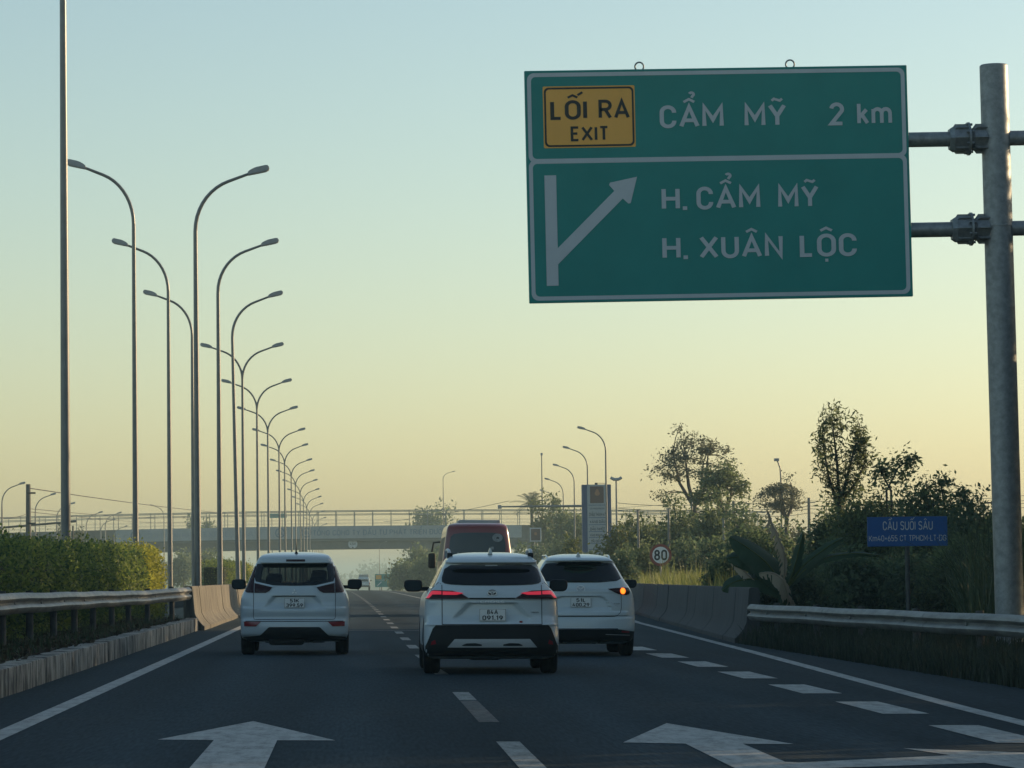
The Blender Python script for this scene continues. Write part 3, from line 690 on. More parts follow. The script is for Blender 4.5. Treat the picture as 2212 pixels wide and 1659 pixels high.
o = copy_tree(proto_s); put(o, P(228, 1250, 470).x, 470, 'thin lamp between the side road lamps, with the straightest arm', 'single lamps in the distance'); o.scale = (1.12, 1.12, 1.12)
o = copy_tree(proto_r); put(o, P(820, 1250, 480).x, 480, 'small lamp post beyond the overpass beside the far green sign', 'single lamps in the distance'); o.scale = (0.55, 0.55, 0.55)
# ================================================================== OVERPASS
BY = 525.0
zb = lambda x, yd: P(x, yd, BY).z
z_top = zb(660, 1137); z_bot = zb(660, 1187); z_ban = zb(660, 1165)
arch = lambda X: -0.0002 * (X + 4) ** 2
over = thing('overpass', 'grey concrete road overpass crossing the whole motorway in the distance', 'bridge', (0, BY, 0))
def xstrip(name, y0, y1, zlo, zhi, x0, x1, m, parent, n=24):
    vs, fs = [], []
    for i in range(n + 1):
        x = x0 + (x1 - x0) * i / n; a = arch(x)
        vs += [(x, y0, zlo + a), (x, y1, zlo + a), (x, y1, zhi + a), (x, y0, zhi + a)]
    for i in range(n):
        for k in range(4): fs.append((4*i+k, 4*i+(k+1) % 4, 4*i+4+(k+1) % 4, 4*i+4+k))
    fs += [(3, 2, 1, 0), (4*n, 4*n+1, 4*n+2, 4*n+3)]
    return MB().add(vs, fs).build(name, m, parent, fixn=True)
xstrip('parapet', 0, 0.3, z_ban - 0.1, z_top, -75, 62, M['bridgedark'], over)
xstrip('parapet', 8.7, 9.0, z_ban - 0.1, z_top, -75, 62, M['bridgedark'], over)
xstrip('deck', -0.1, 9.1, z_ban - 0.32, z_ban - 0.1, -75, 62, M['bridge'], over)
for k in range(4):
    xstrip('girder', 0.5 + 2.4 * k, 1.2 + 2.4 * k, z_bot, z_ban - 0.32, -75, 62, M['bridge'], over)
for X in [-40, -31.5, -23, -15.5, -7.7, -0.5, 4, 9, 16.8, 25]:
    MB().box(X - 0.16, X + 0.16, 0.42, 0.5, z_bot + 0.03 + arch(X), z_ban - 0.34 + arch(X)).build('girder_rib', M['bridge'], over)
for X in (-40.0, -7.6, 17.5, 40.0):
    MB().bbox(X - 0.6, X + 0.6, 1.2, 8.0, z_bot - 1.0 + arch(X), z_bot + arch(X) - 0.003, 0.1).build('pier_cap', M['bridge'], over)
    for yy in (2.4, 6.8):
        MB().tube([(X, yy, prof(BY) - 0.6), (X, yy, z_bot - 0.95 + arch(X))], 0.55, 16).build('pier', M['bridge'], over, smooth=40)
z_r = zb(660, 1104)
pm = MB(); pm.box(-0.05, 0.05, -0.05, 0.05, 0, z_r - z_top); po = pm.build('railing_post', M['pole'], over)
first = True
for yy, off in ((0.15, 0.0), (8.85, 0.12)):
    for i in range(48):
        X = -68 + 2.72 * i + off
        if first: o = po; first = False
        else: o = po.copy(); COL.objects.link(o)
        o.parent = over; o.location = (X, yy, z_top + arch(X))
    for zz, th in ((z_r, 0.06), (z_r - 0.5, 0.045), (z_top + 0.95, 0.014), (z_top + 0.45, 0.014)):
        xstrip('railing_bar', yy - th, yy + th, zz - th, zz + th, -70, 62, M['pole'], over)
def banner(x0, x1, label, texts, logo):
    X0, X1 = P(x0, 1150, BY).x, P(x1, 1150, BY).x
    t = thing('banner', label, 'banner', (0, BY, 0), 0, 'banners hung on the overpass')
    xstrip('sheet', -0.06, -0.02, z_ban + 0.06, z_top - 0.02, X0, X1, M['banner'], t)
    h = z_top - z_ban
    for body, xa, xb, m in texts:
        Xa, Xb = P(xa, 1150, BY).x, P(xb, 1150, BY).x
        lettering(body, Xa, -0.075, z_ban + 0.28 * h + arch((Xa + Xb) / 2), Xb - Xa, 0.42 * h, M[m], t)
    for xl in logo:
        X = P(xl, 1150, BY).x; zc = z_ban + 0.52 * h + arch(X)
        mb = MB(); n = 24
        vs = [(X + 0.75 * math.cos(2*math.pi*k/n), -0.072, zc + 0.75 * math.sin(2*math.pi*k/n)) for k in range(n)] + \
             [(X + 0.55 * math.cos(2*math.pi*k/n), -0.072, zc + 0.55 * math.sin(2*math.pi*k/n)) for k in range(n)]
        mb.add(vs, [(k, (k+1) % n, n + (k+1) % n, n + k) for k in range(n)])
        mb.add([(X - .42, -.072, zc - .3), (X + .42, -.072, zc - .3), (X + .1, -.072, zc + .4), (X - .1, -.072, zc + .4)], [(0, 1, 2, 3)])
        mb.build('emblem', M['bannertext'], t)
banner(250, 648, 'long pale banner on the overpass behind the lamp posts, its print washed out',
       [('CÔNG TY VẬN HÀNH', 312, 425, 'bannerfade'), ('EXPRESSWAY', 440, 560, 'bannerfade')], [293, 605])
banner(652, 1127, 'long pale banner with blue capitals on the overpass above the open lane',
       [('TỔNG CÔNG TY ĐẦU TƯ PHÁT TRIỂN ĐƯỜNG CAO TỐC', 676, 1040, 'bannertext')], [662])
# clearance disc on the girder
cp = P(762, 1175, BY)
cs = thing('clearance_sign', 'small round white height limit sign on the overpass girder', 'road sign', (cp.x, BY, cp.z))
mb = MB(); mb.lathe([(0.33, 0.78), (0.36, 0.78)], 28, 'y'); mb.build('rim', M['bridgedark'], cs)
mb = MB(); mb.lathe([(0.29, 0.70), (0.325, 0.70)], 28, 'y'); dsk = mb.build('disc', M['white'], cs)
mb = MB(); mb.add([(-.22, .28, .66), (.22, .28, .66), (0, .28, .36), (-.22, .28, -.66), (.22, .28, -.66), (0, .28, -.36)], [(0, 1, 2), (5, 4, 3)]); mb.build('arrow_mark', M['black'], dsk)
lettering('4.5m', -0.42, 0.28, -0.16, 0.84, 0.34, M['black'], dsk)
# small dark-green sign panel behind the railing
pp = P(601, 1114, BY + 40)
gs = thing('distant_sign', 'dark green panel seen end-on between the lamp posts above the overpass', 'road sign', (pp.x, BY + 40, prof(BY + 40)))
MB().bbox(-1.35, 1.35, -0.06, 0.06, pp.z - 0.35 - prof(565), pp.z + 0.35 - prof(565), 0.02).build('panel', M['green'], gs)
for s in (-1.0, 1.0):
    MB().tube([(s, 0.13, 0), (s, 0.13, pp.z + 0.3 - prof(565))], 0.07, 8).build('post', M['pole'], gs)
o = copy_tree(proto_r); lp = P(960, 1250, BY + 7)
o.location = (lp.x, BY + 8.2, z_top - 0.2 + arch(lp.x)); o['label'] = 'lamp post standing on the overpass in front of the round tree'; o['group'] = 'single lamps in the distance'; o.scale = (0.93, 0.93, 0.70)

# ================================================================== BIG EXIT SIGN
SY = 55.0
pb = P(2182, 1325, SY); pt_ = P(2152, 140, SY)
S = FPX / SY                                    # picture units per metre at the sign
sg = thing('highway_sign', 'big green exit sign held by two arms on a thick steel post', 'road sign', (pb.x, SY, gz(pb.x, SY)))
sg.rotation_euler = (0, -R(0.55), 0)
Hp = (pt_ - pb).length + (pb.z - gz(pb.x, SY))
mb = MB(); mb.tube([(0, 0, -0.3), (0, 0, 3.0), (0, 0, Hp - 0.02), (0, 0, Hp)], [0.225, 0.225, 0.222, 0.205], 36); mb.build('post', M['steel'], sg, smooth=40)
mb = MB(); mb.lathe([(Hp - 2.56, 0.2265), (Hp - 2.55, 0.2285), (Hp - 2.53, 0.2285), (Hp - 2.52, 0.2265)], 36, 'z'); mb.build('weld_seam', M['steel'], sg, smooth=60)
MB().bbox(-0.42, 0.42, -0.42, 0.42, 0.0, 0.05, 0.01).build('base_plate', M['steel'], sg)
for zz in (Hp - (302 - 140) / S, Hp - (500 - 140) / S):
    arm = MB().tube([(-7.3, 0.0, zz), (-0.2, 0.0, zz)], 0.118, 20).build('arm', M['steel'], sg, smooth=40)
    MB().tube([(0.2, 0.0, zz), (7.0, 0.0, zz)], 0.118, 20).build('arm', M['steel'], sg, smooth=40)
    c = MB()
    for xa, xb, r in ((-0.74, -0.45, 0.225), (-0.42, -0.16, 0.205)):
        n = 6
        c.lathe([(xa, r * 0.78), (xa + 0.07, r), (xb, r)], 6, 'x', (0, 0, zz))
    c.build('flange_collar', M['steel'], sg)
    c = MB(); c.lathe([(-0.452, 0.262), (-0.418, 0.262)], 24, 'x', (0, 0, zz)); fl = c.build('flange', M['steel'], sg, smooth=40)
    for k in range(8):
        w = 2 * math.pi * (k + 0.5) / 8
        c = MB(); c.lathe([(-0.49, 0.022), (-0.38, 0.022)], 6, 'x', (0, 0.232 * math.cos(w), zz + 0.232 * math.sin(w))); c.build('bolt', M['steel'], fl)
    for k in range(8):
        w = 2 * math.pi * k / 8; ca, sa = math.cos(w), math.sin(w)
        c = MB()
        for x0, x1 in ((-0.74, -0.455), (-0.415, -0.15)):
            c.add([(x0, .10*ca - .006*sa, zz + .10*sa + .006*ca), (x1, .10*ca - .006*sa, zz + .10*sa + .006*ca), (x1, .235*ca - .006*sa, zz + .235*sa + .006*ca), (x0 + .1, .235*ca - .006*sa, zz + .235*sa + .006*ca),
                   (x0, .10*ca + .006*sa, zz + .10*sa - .006*ca), (x1, .10*ca + .006*sa, zz + .10*sa - .006*ca), (x1, .235*ca + .006*sa, zz + .235*sa - .006*ca), (x0 + .1, .235*ca + .006*sa, zz + .235*sa - .006*ca)],
                  [(0,1,2,3), (7,6,5,4), (0,4,5,1), (1,5,6,2), (2,6,7,3), (3,7,4,0)])
        c.build('gusset', M['steel'], fl)
# the panel: own frame (u to the right, v down, in sign units of 278 per metre)
SU = 1 / 278.0
tl = P(1131, 157, SY)
dx0 = tl.x - pb.x; dz0 = tl.z - gz(pb.x, SY)
ct, st = math.cos(R(0.55)), math.sin(R(0.55))
px0 = dx0 * ct + dz0 * st; pz0 = -dx0 * st + dz0 * ct     # into the leaning frame of the post
px0, pz0 = dx0 * ct - dz0 * (-st) , dz0 * ct + dx0 * (-st)
panel = MB().bbox(px0, px0 + 1664 * SU, -0.20, -0.13, pz0 - 1008 * SU, pz0, 0.012).build('panel', M['green'], sg)
U = lambda u: px0 + u * SU
V = lambda v: pz0 - v * SU
FY = -0.204
def ring(u0, v0, u1, v1, w, r, m, name, par, y=FY, n=6):
    """rounded rectangular line of width w"""
    def rr(a0, b0, a1, b1, rad):
        out = []
        for cx_, cy_, s0 in ((a1 - rad, b0 + rad, -90), (a1 - rad, b1 - rad, 0), (a0 + rad, b1 - rad, 90), (a0 + rad, b0 + rad, 180)):
            for k in range(n + 1):
                w_ = R(s0 + 90 * k / n); out.append((cx_ + rad * math.cos(w_), cy_ + rad * math.sin(w_)))
        return out
    A = rr(u0, v0, u1, v1, r); B = rr(u0 + w, v0 + w, u1 - w, v1 - w, max(1, r - w * 0.6)); k_ = len(A)
    vs = [(U(a), y, V(b)) for a, b in A + B]
    return MB().add(vs, [(i, (i+1) % k_, k_ + (i+1) % k_, k_ + i) for i in range(k_)]).build(name, m, par)
def rrect(u0, v0, u1, v1, r, m, name, par, y, n=6):
    out = []
    for cx_, cy_, s0 in ((u1 - r, v0 + r, -90), (u1 - r, v1 - r, 0), (u0 + r, v1 - r, 90), (u0 + r, v0 + r, 180)):
        for k in range(n + 1):
            w_ = R(s0 + 90 * k / n); out.append((U(cx_ + r * math.cos(w_)), y, V(cy_ + r * math.sin(w_))))
    return MB().add(out, [tuple(range(len(out)))]).build(name, m, par, fixn=False)
ring(11, 11, 1653, 401, 17, 30, M['white'], 'border_line', panel)
ring(11, 388, 1653, 997, 17, 30, M['white'], 'border_line', panel, y=FY + 0.002)
rrect(78, 70, 476, 338, 6, M['yellow'], 'exit_plate', panel, FY)
ring(83, 75, 471, 333, 8, 20, M['black'], 'plate_border', panel, y=FY - 0.003)
def word(b, u0, u1, base, cap, m, bold=0.024):
    return lettering(b, U(u0), FY - 0.005, V(base), (u1 - u0) * SU, cap * SU, M[m], panel, bold=bold)
word('LỐI', 109, 268, 216, 85, 'black'); word('RA', 318, 453, 216, 85, 'black'); word('EXIT', 195, 360, 310, 65, 'black')
word('CẨM', 582, 860, 260, 100, 'white'); word('MỸ', 950, 1133, 260, 100, 'white'); word('2', 1320, 1385, 259, 100, 'white'); word('km', 1441, 1593, 259, 100, 'white')
word('H.', 582, 692, 616, 100, 'white'); word('CẨM', 733, 1010, 616, 100, 'white'); word('MỸ', 1087, 1265, 616, 100, 'white')
word('H.', 580, 690, 829, 100, 'white'); word('XUÂN', 740, 1103, 829, 100, 'white'); word('LỘC', 1176, 1424, 829, 100, 'white')
ar = [(77, 456), (128, 456), (128, 770), (392, 506), (352, 516), (366, 490), (480, 470), (448, 580), (436, 584), (428, 545), (128, 845), (128, 934), (77, 934)]
ar = [(77, 456), (128, 456), (128, 772), (378, 528), (356, 502), (360, 492), (478, 468), (448, 582), (438, 584), (414, 562), (128, 842), (128, 934), (77, 934)]
MB().add([(U(a), FY - 0.004, V(b)) for a, b in ar], [tuple(range(len(ar)))]).build('exit_arrow', M['white'], panel)
for u in (500, 1156):
    pts = [(U(u + 19 * math.cos(w)), -0.165, V(-12 - 19 * math.sin(w))) for w in [math.pi * (-0.25 + 1.5 * k / 14) for k in range(15)]]
    MB().tube(pts, 0.013, 8).build('lifting_eye', M['steel'], panel, smooth=50)
for u in (330, 830, 1330):
    MB().box(U(u) - 0.05, U(u) + 0.05, -0.128, -0.10, V(960), V(40)).build('rear_stiffener', M['steel'], panel)

# ================================================================== OTHER SIGNS
def at(xd, yd, Y): return P(xd, yd, Y)
q = at(1960, 1148, 74)
bs = thing('bridge_name_sign', 'blue name sign on a grey post in the roadside bushes', 'road sign', (q.x, 74, gz(q.x, 74)))
zc = q.z - gz(q.x, 74); k74 = 74 / FPX
bw, bh = 175 * k74, 64 * k74
MB().tube([(0, 0.06, -0.2), (0, 0.06, zc + 0.2)], 0.05, 10).build('post', M['postdark'], bs, smooth=40)
pn = MB().bbox(-bw/2, bw/2, -0.012, 0.012, zc - bh/2, zc + bh/2, 0.006).build('panel', M['blue'], bs)
lettering('CẦU SUỐI SÂU', -bw/2 + 34*k74, -0.016, zc + 3*k74, 109*k74, 19.5*k74, M['white'], pn, bold=-0.01)
lettering('Km40+655 CT TPHCM-LT-DG', -bw/2 + 3*k74, -0.016, zc - 21*k74, 169*k74, 13*k74, M['white'], pn, bold=-0.02)
q = at(1427, 1199, 150); k15 = 150 / FPX
ss = thing('speed_limit_sign', 'round red and white speed limit sign reading 80 in the tall grass', 'road sign', (q.x, 150, gz(q.x, 150)))
zc = q.z - gz(q.x, 150)
MB().tube([(0, 0.06, -0.2), (0, 0.06, zc + 0.3)], 0.04, 10).build('post', M['steel'], ss, smooth=40)
dk = MB(); dk.lathe([(-0.012, 24 * k15), (0.012, 24 * k15)], 40, 'y', (0, 0, zc)); dk = dk.build('red_disc', M['red'], ss)
wd = MB(); wd.lathe([(-0.018, 18 * k15), (-0.0125, 18 * k15)], 40, 'y', (0, 0, zc)); wd.build('white_disc', M['signface'], dk)
lettering('80', -14.2 * k15, -0.022, zc - 11.5 * k15, 28.4 * k15, 23 * k15, M['black'], dk, bold=0.035)

# petrol price totem
TY = 268.0; kT = TY / FPX
q0, q1 = at(1257, 1047, TY), at(1320, 1047, TY)
tx = (q0.x + q1.x) / 2; tw = q1.x - q0.x; tz = q0.z - gz(tx, TY)
tt = thing('price_totem', 'tall blue and white petrol station totem with rows of black lettering', 'sign', (tx, TY, gz(tx, TY)))
MB().bbox(-tw/2, tw/2, 0.05, 0.75, -0.2, tz, 0.03).build('body', M['totemblue'], tt)
TX = lambda c: -tw/2 + (c - 110) / (715 - 110) * tw           # from the picture of the totem
TZ = lambda r: tz - (r - 92) / 8.295 / 1.1573 * kT
pn = MB().bbox(TX(217), TX(610), 0.0, 0.048, -0.1, TZ(97), 0.01).build('white_panel', M['totempanel'], tt)
MB().box(TX(275), TX(560), -0.02, -0.002, TZ(478), TZ(130)).build('logo_panel', M['totemlogo'], pn)
lp = MB(); cx_, cz_ = TX(425), TZ(270); rr_ = TX(480) - TX(425)
lp.add([(cx_ + rr_ * math.cos(w) * (1 if math.sin(w) < 0.3 else 0.75), -0.024, cz_ + rr_ * math.sin(w) * (1.0 if math.sin(w) < 0 else 1.5)) for w in [2*math.pi*k/20 for k in range(20)]], [tuple(range(20))])
lp.build('logo_mark', M['totemmark'], pn)
for r in (519, 780, 927, 1069, 1190, 1318, 1440): MB().box(TX(237), TX(612), -0.012, -0.002, TZ(r + 5), TZ(r - 5)).build('divider', M['totemblue'], pn)
for b, c0, c1, base, cap in [('CỬA HÀNG XĂNG DẦU', 268, 572, 608, 34), ('CHÂU THÀNH 47', 253, 590, 750, 74), ('XĂNG DẦU', 262, 582, 894, 58), ('DẦU NHỚT', 268, 575, 1046, 62), ('XĂNG RON 95 - III', 262, 592, 1168, 52), ('DẦU DO 0,05S', 290, 566, 1298, 56)]:
    lettering(b, TX(c0), -0.008, TZ(base), TX(c1) - TX(c0), cap / 8.295 / 1.1573 * kT, M['black'], pn, bold=0.02)
MB().box(-0.1, 0.1, 0.3, 0.5, tz, tz + 0.14).build('top_light', M['plastic'], tt)
MB().tube([(0.1, 0.4, tz + 0.11), (0.8, 0.4, tz + 0.09)], 0.02, 6).build('light_arm', M['plastic'], tt)
# small red sign board on two posts
q = at(1157, 1155, 340); k34 = 340 / FPX
rs_ = thing('station_board', 'small square brownish-red board in a white frame on two posts', 'sign', (q.x, 340, gz(q.x, 340)))
zc = q.z - gz(q.x, 340)
MB().bbox(-12.5*k34, 12.5*k34, 0.0, 0.08, zc - 15*k34, zc + 15*k34, 0.02).build('frame', M['white'], rs_)
MB().bbox(-10*k34, 10*k34, -0.03, -0.002, zc - 12.5*k34, zc + 12.5*k34, 0.01).build('board', M['totemlogo'], rs_)
mb = MB(); mb.lathe([(-0.045, 3.4*k34), (-0.031, 3.4*k34)], 16, 'y', (0, 0, zc + 2*k34)); mb.build('emblem', M['totemmark'], rs_)
for s in (-2.6*k34, 3.4*k34): MB().tube([(s, 0.12, 0), (s, 0.12, zc)], 0.045, 8).build('post', M['steel'], rs_)
# far green sign beyond the overpass
q = at(838, 1254, 470); k47 = 470 / FPX
fs_ = thing('far_exit_sign', 'small green exit sign far ahead, half covered by the roadside bush', 'road sign', (q.x, 470, gz(q.x, 470)))
zc = q.z - gz(q.x, 470)
pn = MB().bbox(-28*k47, 28*k47, -0.05, 0.05, zc - 14*k47, zc + 14*k47, 0.02).build('panel', M['green'], fs_)
MB().box(-26*k47, -14*k47, -0.07, -0.052, zc + 3*k47, zc + 12*k47).build('exit_plate', M['yellow'], pn)
MB().box(-27*k47, 27*k47, -0.06, -0.052, zc + 0.6*k47, zc + 1.5*k47).build('border_line', M['white'], pn)
MB().add([(-24*k47, -.06, zc - 11*k47), (-22.5*k47, -.06, zc - 12*k47), (-13*k47, -.06, zc - 3*k47), (-14.5*k47, -.06, zc - 2*k47)], [(0, 1, 2, 3)]).build('exit_arrow', M['white'], pn)
for s in (-14, 14): MB().tube([(s*k47, 0.1, 0), (s*k47, 0.1, zc)], 0.08, 8).build('post', M['pole'], fs_)

# ================================================================== POLES AND WIRES
def line_pole(xd, yd_top, yd_bot, Y, r, label, m='bridge', name='utility_pole', cross=False, cat='pole', group=None):
    a = at(xd, yd_top, Y); t = thing(name, label, cat, (a.x, Y, gz(a.x, Y)), 0, group)
    h = a.z - gz(a.x, Y)
    MB().tube([(0, 0, -0.2), (0, 0, h)], [r * 1.15, r * 0.8], 10).build('pole', M[m], t, smooth=40)
    return t, h
UP_, UH = line_pole(61, 1046, 1160, 200, 0.16, 'round concrete utility pole above the left hedge carrying cables')
for zz in (UH - 0.5, UH - 2.2): MB().box(-0.05, 0.42, -0.19, -0.15, zz - 0.05, zz + 0.05).build('bracket', M['wire'], UP_)
fp = 'thin posts standing in the roadside trees'
for i, (x, a, b, Y, w) in enumerate([(1378, 1100, 1165, 175, 'left of the speed sign'), (1444, 1098, 1160, 172, 'right above the speed sign'), (1563, 1120, 1185, 165, 'left of the torn banana leaf'),
                                     (1494, 1082, 1120, 190, 'below the bare tree crown')]):
    t, h = line_pole(x, a, b, Y, 0.07, f'thin grey post among the trees {w}', 'pole', 'thin_post', group=fp)
    MB().box(-0.13, 0.13, -0.04, 0.04, h - 0.06, h).build('cap', M['pole'], t)
t, h = line_pole(1584, 1083, 1130, 330, 0.16, 'dark power pole with crossarms between the two leafless tree crowns', 'wire', cross=True)
for zz in (h - 0.3, h - 0.9): MB().box(-0.3, 1.6, -0.05, 0.05, zz, zz + 0.09).build('crossarm', M['wire'], t)
t, h = line_pole(1747, 1075, 1130, 330, 0.16, 'dark power pole at the edge of the tall right-hand bushes', 'wire')
MB().box(-0.6, 0.6, -0.05, 0.05, h - 0.5, h - 0.42).build('crossarm', M['wire'], t)
a = at(2146, 1062, 120); t, h = line_pole(2146, 1062, 1110, 120, 0.05, 'slim steel pole with cables just left of the big sign post', 'wire', 'slim_pole')
MB().box(-0.3, 0.3, -0.03, 0.03, h - 0.4, h - 0.35).build('crossarm', M['wire'], t)
# slender mast with one lamp on the right, floodlight mast, thin mast
a = at(1683, 995, 240); t = thing('street_lamp', 'slender lamp mast rising through the small rounded tree', 'street lamp', (a.x, 240, gz(a.x, 240)), 0, 'single lamps in the distance')
h = a.z - gz(a.x, 240)
MB().tube([(0.1, 0, 0), (0.1, 0, h - 1.2), (0.06, 0, h - 0.5), (-0.12, 0, h)], [0.10, 0.06, 0.05, 0.045], 8).build('pole', M['pole'], t, smooth=50)
MB().bbox(-0.34, 0.0, -0.12, 0.12, h - 0.04, h + 0.16, 0.03).build('lamp_head', M['lampgrey'], t)
a = at(1331, 1036, 300); t = thing('floodlight_mast', 'mast carrying a crown of floodlights right of the totem', 'mast', (a.x, 300, gz(a.x, 300)))
h = a.z - gz(a.x, 300)
MB().tube([(0, 0, 0), (0, 0, h)], [0.12, 0.07], 8).build('pole', M['pole'], t, smooth=50)
for s in (-1, 0, 1):
    m_ = MB(); m_.bbox(-0.2, 0.2, -0.1, 0.1, -0.1, 0.1, 0.02)
    o = m_.build('floodlight', M['lampgrey'], t); o.location = (0.30 * s, -0.05 if s == 0 else 0, h + 0.02 + 0.06 * abs(s)); o.rotation_euler = (R(-25), -0.5 * s, 0)
a = at(1170, 984, 400); t = thing('thin_mast', 'thin tall mast with a tiny tip lamp above the palm', 'mast', (a.x, 400, gz(a.x, 400)))
h = a.z - gz(a.x, 400)
MB().tube([(0, 0, 0), (0, 0, h)], [0.12, 0.06], 8).build('pole', M['pole'], t, smooth=50)
MB().bbox(-0.12, 0.12, -0.1, 0.1, h, h + 0.3, 0.03).build('tip_lamp', M['lampgrey'], t)
# horizontal camera arm
a, b = at(1080, 1093, 300), at(1262, 1093, 300); t = thing('camera_mast', 'long horizontal mast arm with a camera at its tip, behind the totem', 'mast', (b.x + 0.3, 300, gz(b.x, 300)))
h = b.z - gz(b.x, 300); Lx = b.x - a.x + 0.3
MB().tube([(0, 0, 0), (0, 0, h + 0.15)], [0.16, 0.13], 10).build('pole', M['pole'], t, smooth=50)
MB().tube([(0, 0, h), (-Lx, 0, h + 0.02)], [0.11, 0.06], 8).build('arm', M['pole'], t, smooth=50)
MB().bbox(-Lx - 0.18, -Lx + 0.14, -0.14, 0.14, h - 0.16, h + 0.16, 0.03).build('camera', M['lampgrey'], t)
# ramp railing at the far left
a, b = at(0, 1139, 300), at(165, 1126, 300)
t = thing('barrier_boom', 'long slanting dark beam above the left hedge', 'beam', (a.x, 300, gz(a.x, 300)))
MB().tube([(-6, 0, a.z - gz(a.x, 300) - 0.5), (b.x - a.x, 0, b.z - gz(a.x, 300))], 0.09, 8).build('beam', M['wire'], t)
for x in (-5, b.x - a.x - 0.3): MB().tube([(x, 0.1, -0.2), (x, 0.1, a.z - gz(a.x, 300) + 0.05)], 0.07, 8).build('support', M['wire'], t)
# cables
def cable(pts, label, r=0.022, sag=0.6, group='overhead cables'):
    a = [P(*p) for p in pts]; out = []
    for p, q_ in zip(a, a[1:]):
        n = 10
        for k in range(n):
            f = k / n; v = p.lerp(q_, f); out.append((v.x, v.y, v.z - sag * 4 * f * (1 - f)))
    out.append(tuple(a[-1]))
    o = MB().tube(out, r, 5).build('cable', M['wire'])
    return tag(o, label, 'cable', group)
cable([(66, 1055, 200), (560, 1112, 520)], 'cable running down from the utility pole top towards the overpass', 0.03, 0.3)
cable([(66, 1099, 200), (420, 1117, 520)], 'middle cable from the utility pole passing behind the first lamp posts', 0.02, 0.3)
cable([(66, 1106, 200), (420, 1128, 520)], 'lowest cable from the utility pole just above the railing', 0.02, 0.3)
cable([(0, 1118, 190), (58, 1110, 200)], 'short cable entering the picture left of the utility pole', 0.018, 0.1)
for i, (ya, yb, w) in enumerate([(1082, 1082, 'uppermost'), (1093, 1093, 'second from the top'), (1098, 1099, 'third from the top'), (1107, 1108, 'lowest')]):
    cable([(1330, ya + 4, 335), (1584, ya, 330), (1747, yb, 330), (2240, yb - 14, 330)], f'{w} of the cables strung between the right-hand power poles', 0.026, 0.35)
cable([(830, 1127, 560), (1100, 1082, 420)], 'thin slanting cable over the overpass railing beside the round tree', 0.03, 0.3)
cable([(830, 1112, 560), (1440, 1090, 430)], 'faint cable running level above the overpass railing', 0.02, 0.4)
# ================================================================== VEHICLES
M['emb'] = mat('emblem_silver', (0.85, 0.87, 0.88), 0.3, 0.1)
def pchip(xs, ys):
    xs, ys = np.array(xs, float), np.array(ys, float); h = np.diff(xs); d = np.diff(ys) / h
    m = np.zeros(len(xs))
    for i in range(1, len(xs) - 1):
        if d[i-1] * d[i] > 0: m[i] = 2 * d[i-1] * d[i] / (d[i-1] + d[i])
    m[0], m[-1] = d[0], d[-1]
    def f(x):
        x = min(max(x, xs[0]), xs[-1]); i = min(int(np.searchsorted(xs, x, 'right')) - 1, len(h) - 1); i = max(i, 0)
        t = (x - xs[i]) / h[i]
        return float((1+2*t)*(1-t)**2*ys[i] + t*(1-t)**2*h[i]*m[i] + t*t*(3-2*t)*ys[i+1] + t*t*(t-1)*h[i]*m[i+1])
    return f
def sstep(a, b, x):
    t = min(1, max(0, (x - a) / (b - a))) if a != b else float(x > a)
    return t * t * (3 - 2 * t)
class Body:
    """closed car shell stacked from horizontal outlines; rear looks to -y at y=0"""
    def __init__(s, keys, disp=None, nz=90, bow=0.05, p=3.2):
        z = [k[0] for k in keys]
        s.w, s.r, s.fr, s.c = (pchip(z, [k[i] for k in keys]) for i in (1, 2, 3, 4))
        s.z0, s.z1 = z[0], z[-1]; s.disp = disp or (lambda x, z: 0.0); s.bow, s.p, s.nz = bow, p, nz
    def y(s, x, z, flat=False):
        w = s.w(z); u = min(0.9999, abs(x) / w)
        yy = s.r(z) + s.bow * u * u + s.c(z) * (1 - (1 - u ** s.p) ** (1 / s.p))
        return yy + (0 if flat else s.disp(x, z) * (1 - sstep(0.93, 0.99, u)))
    def mesh(s, extra=()):
        nr, ns, nf = 72, 16, 14
        us = [math.sin(-math.pi/2 + math.pi * k / nr) for k in range(nr + 1)]
        us = [0.55 * u + 0.45 * (-1 + 2 * k / nr) for k, u in enumerate(us)]
        zs = sorted(set([s.z0 + (s.z1 - s.z0) * i / s.nz for i in range(s.nz + 1)] + list(extra)))
        loops = []
        for z in zs:
            w, c = s.w(z), s.c(z); L = []
            for u in us: L.append((u * w, s.y(u * w, z), z))
            yb = s.r(z) + s.bow + c; yf = s.fr(z); cf = min(0.55, 0.5 * w)
            for k in range(1, ns): L.append((w, yb + (yf - cf - yb) * k / ns, z))
            for k in range(nf + 1):
                a = math.pi * k / nf; ca = math.cos(a); sa = math.sin(a)
                L.append((w * abs(ca) ** 0.7 * (1 if ca >= 0 else -1), yf - cf + cf * sa ** 0.7, z))
            for k in range(1, ns): L.append((-w, yf - cf - (yf - cf - yb) * k / ns, z))
            loops.append(L)
        n = len(loops[0]); vs = [p for L in loops for p in L]; fs = []
        for i in range(len(loops) - 1):
            for k in range(n):
                k2 = (k + 1) % n; fs.append((i*n+k, i*n+k2, (i+1)*n+k2, (i+1)*n+k))
        b = len(vs)
        for L, ii, fl in ((loops[0], 0, True), (loops[-1], len(loops)-1, False)):
            cx = sum(p[0] for p in L)/n; cy = sum(p[1] for p in L)/n
            vs.append((cx, cy, L[0][2]))
            for k in range(n):
                k2 = (k+1) % n; t = (ii*n+k, ii*n+k2, len(vs)-1)
                fs.append(t[::-1] if fl else t)
        return vs, fs
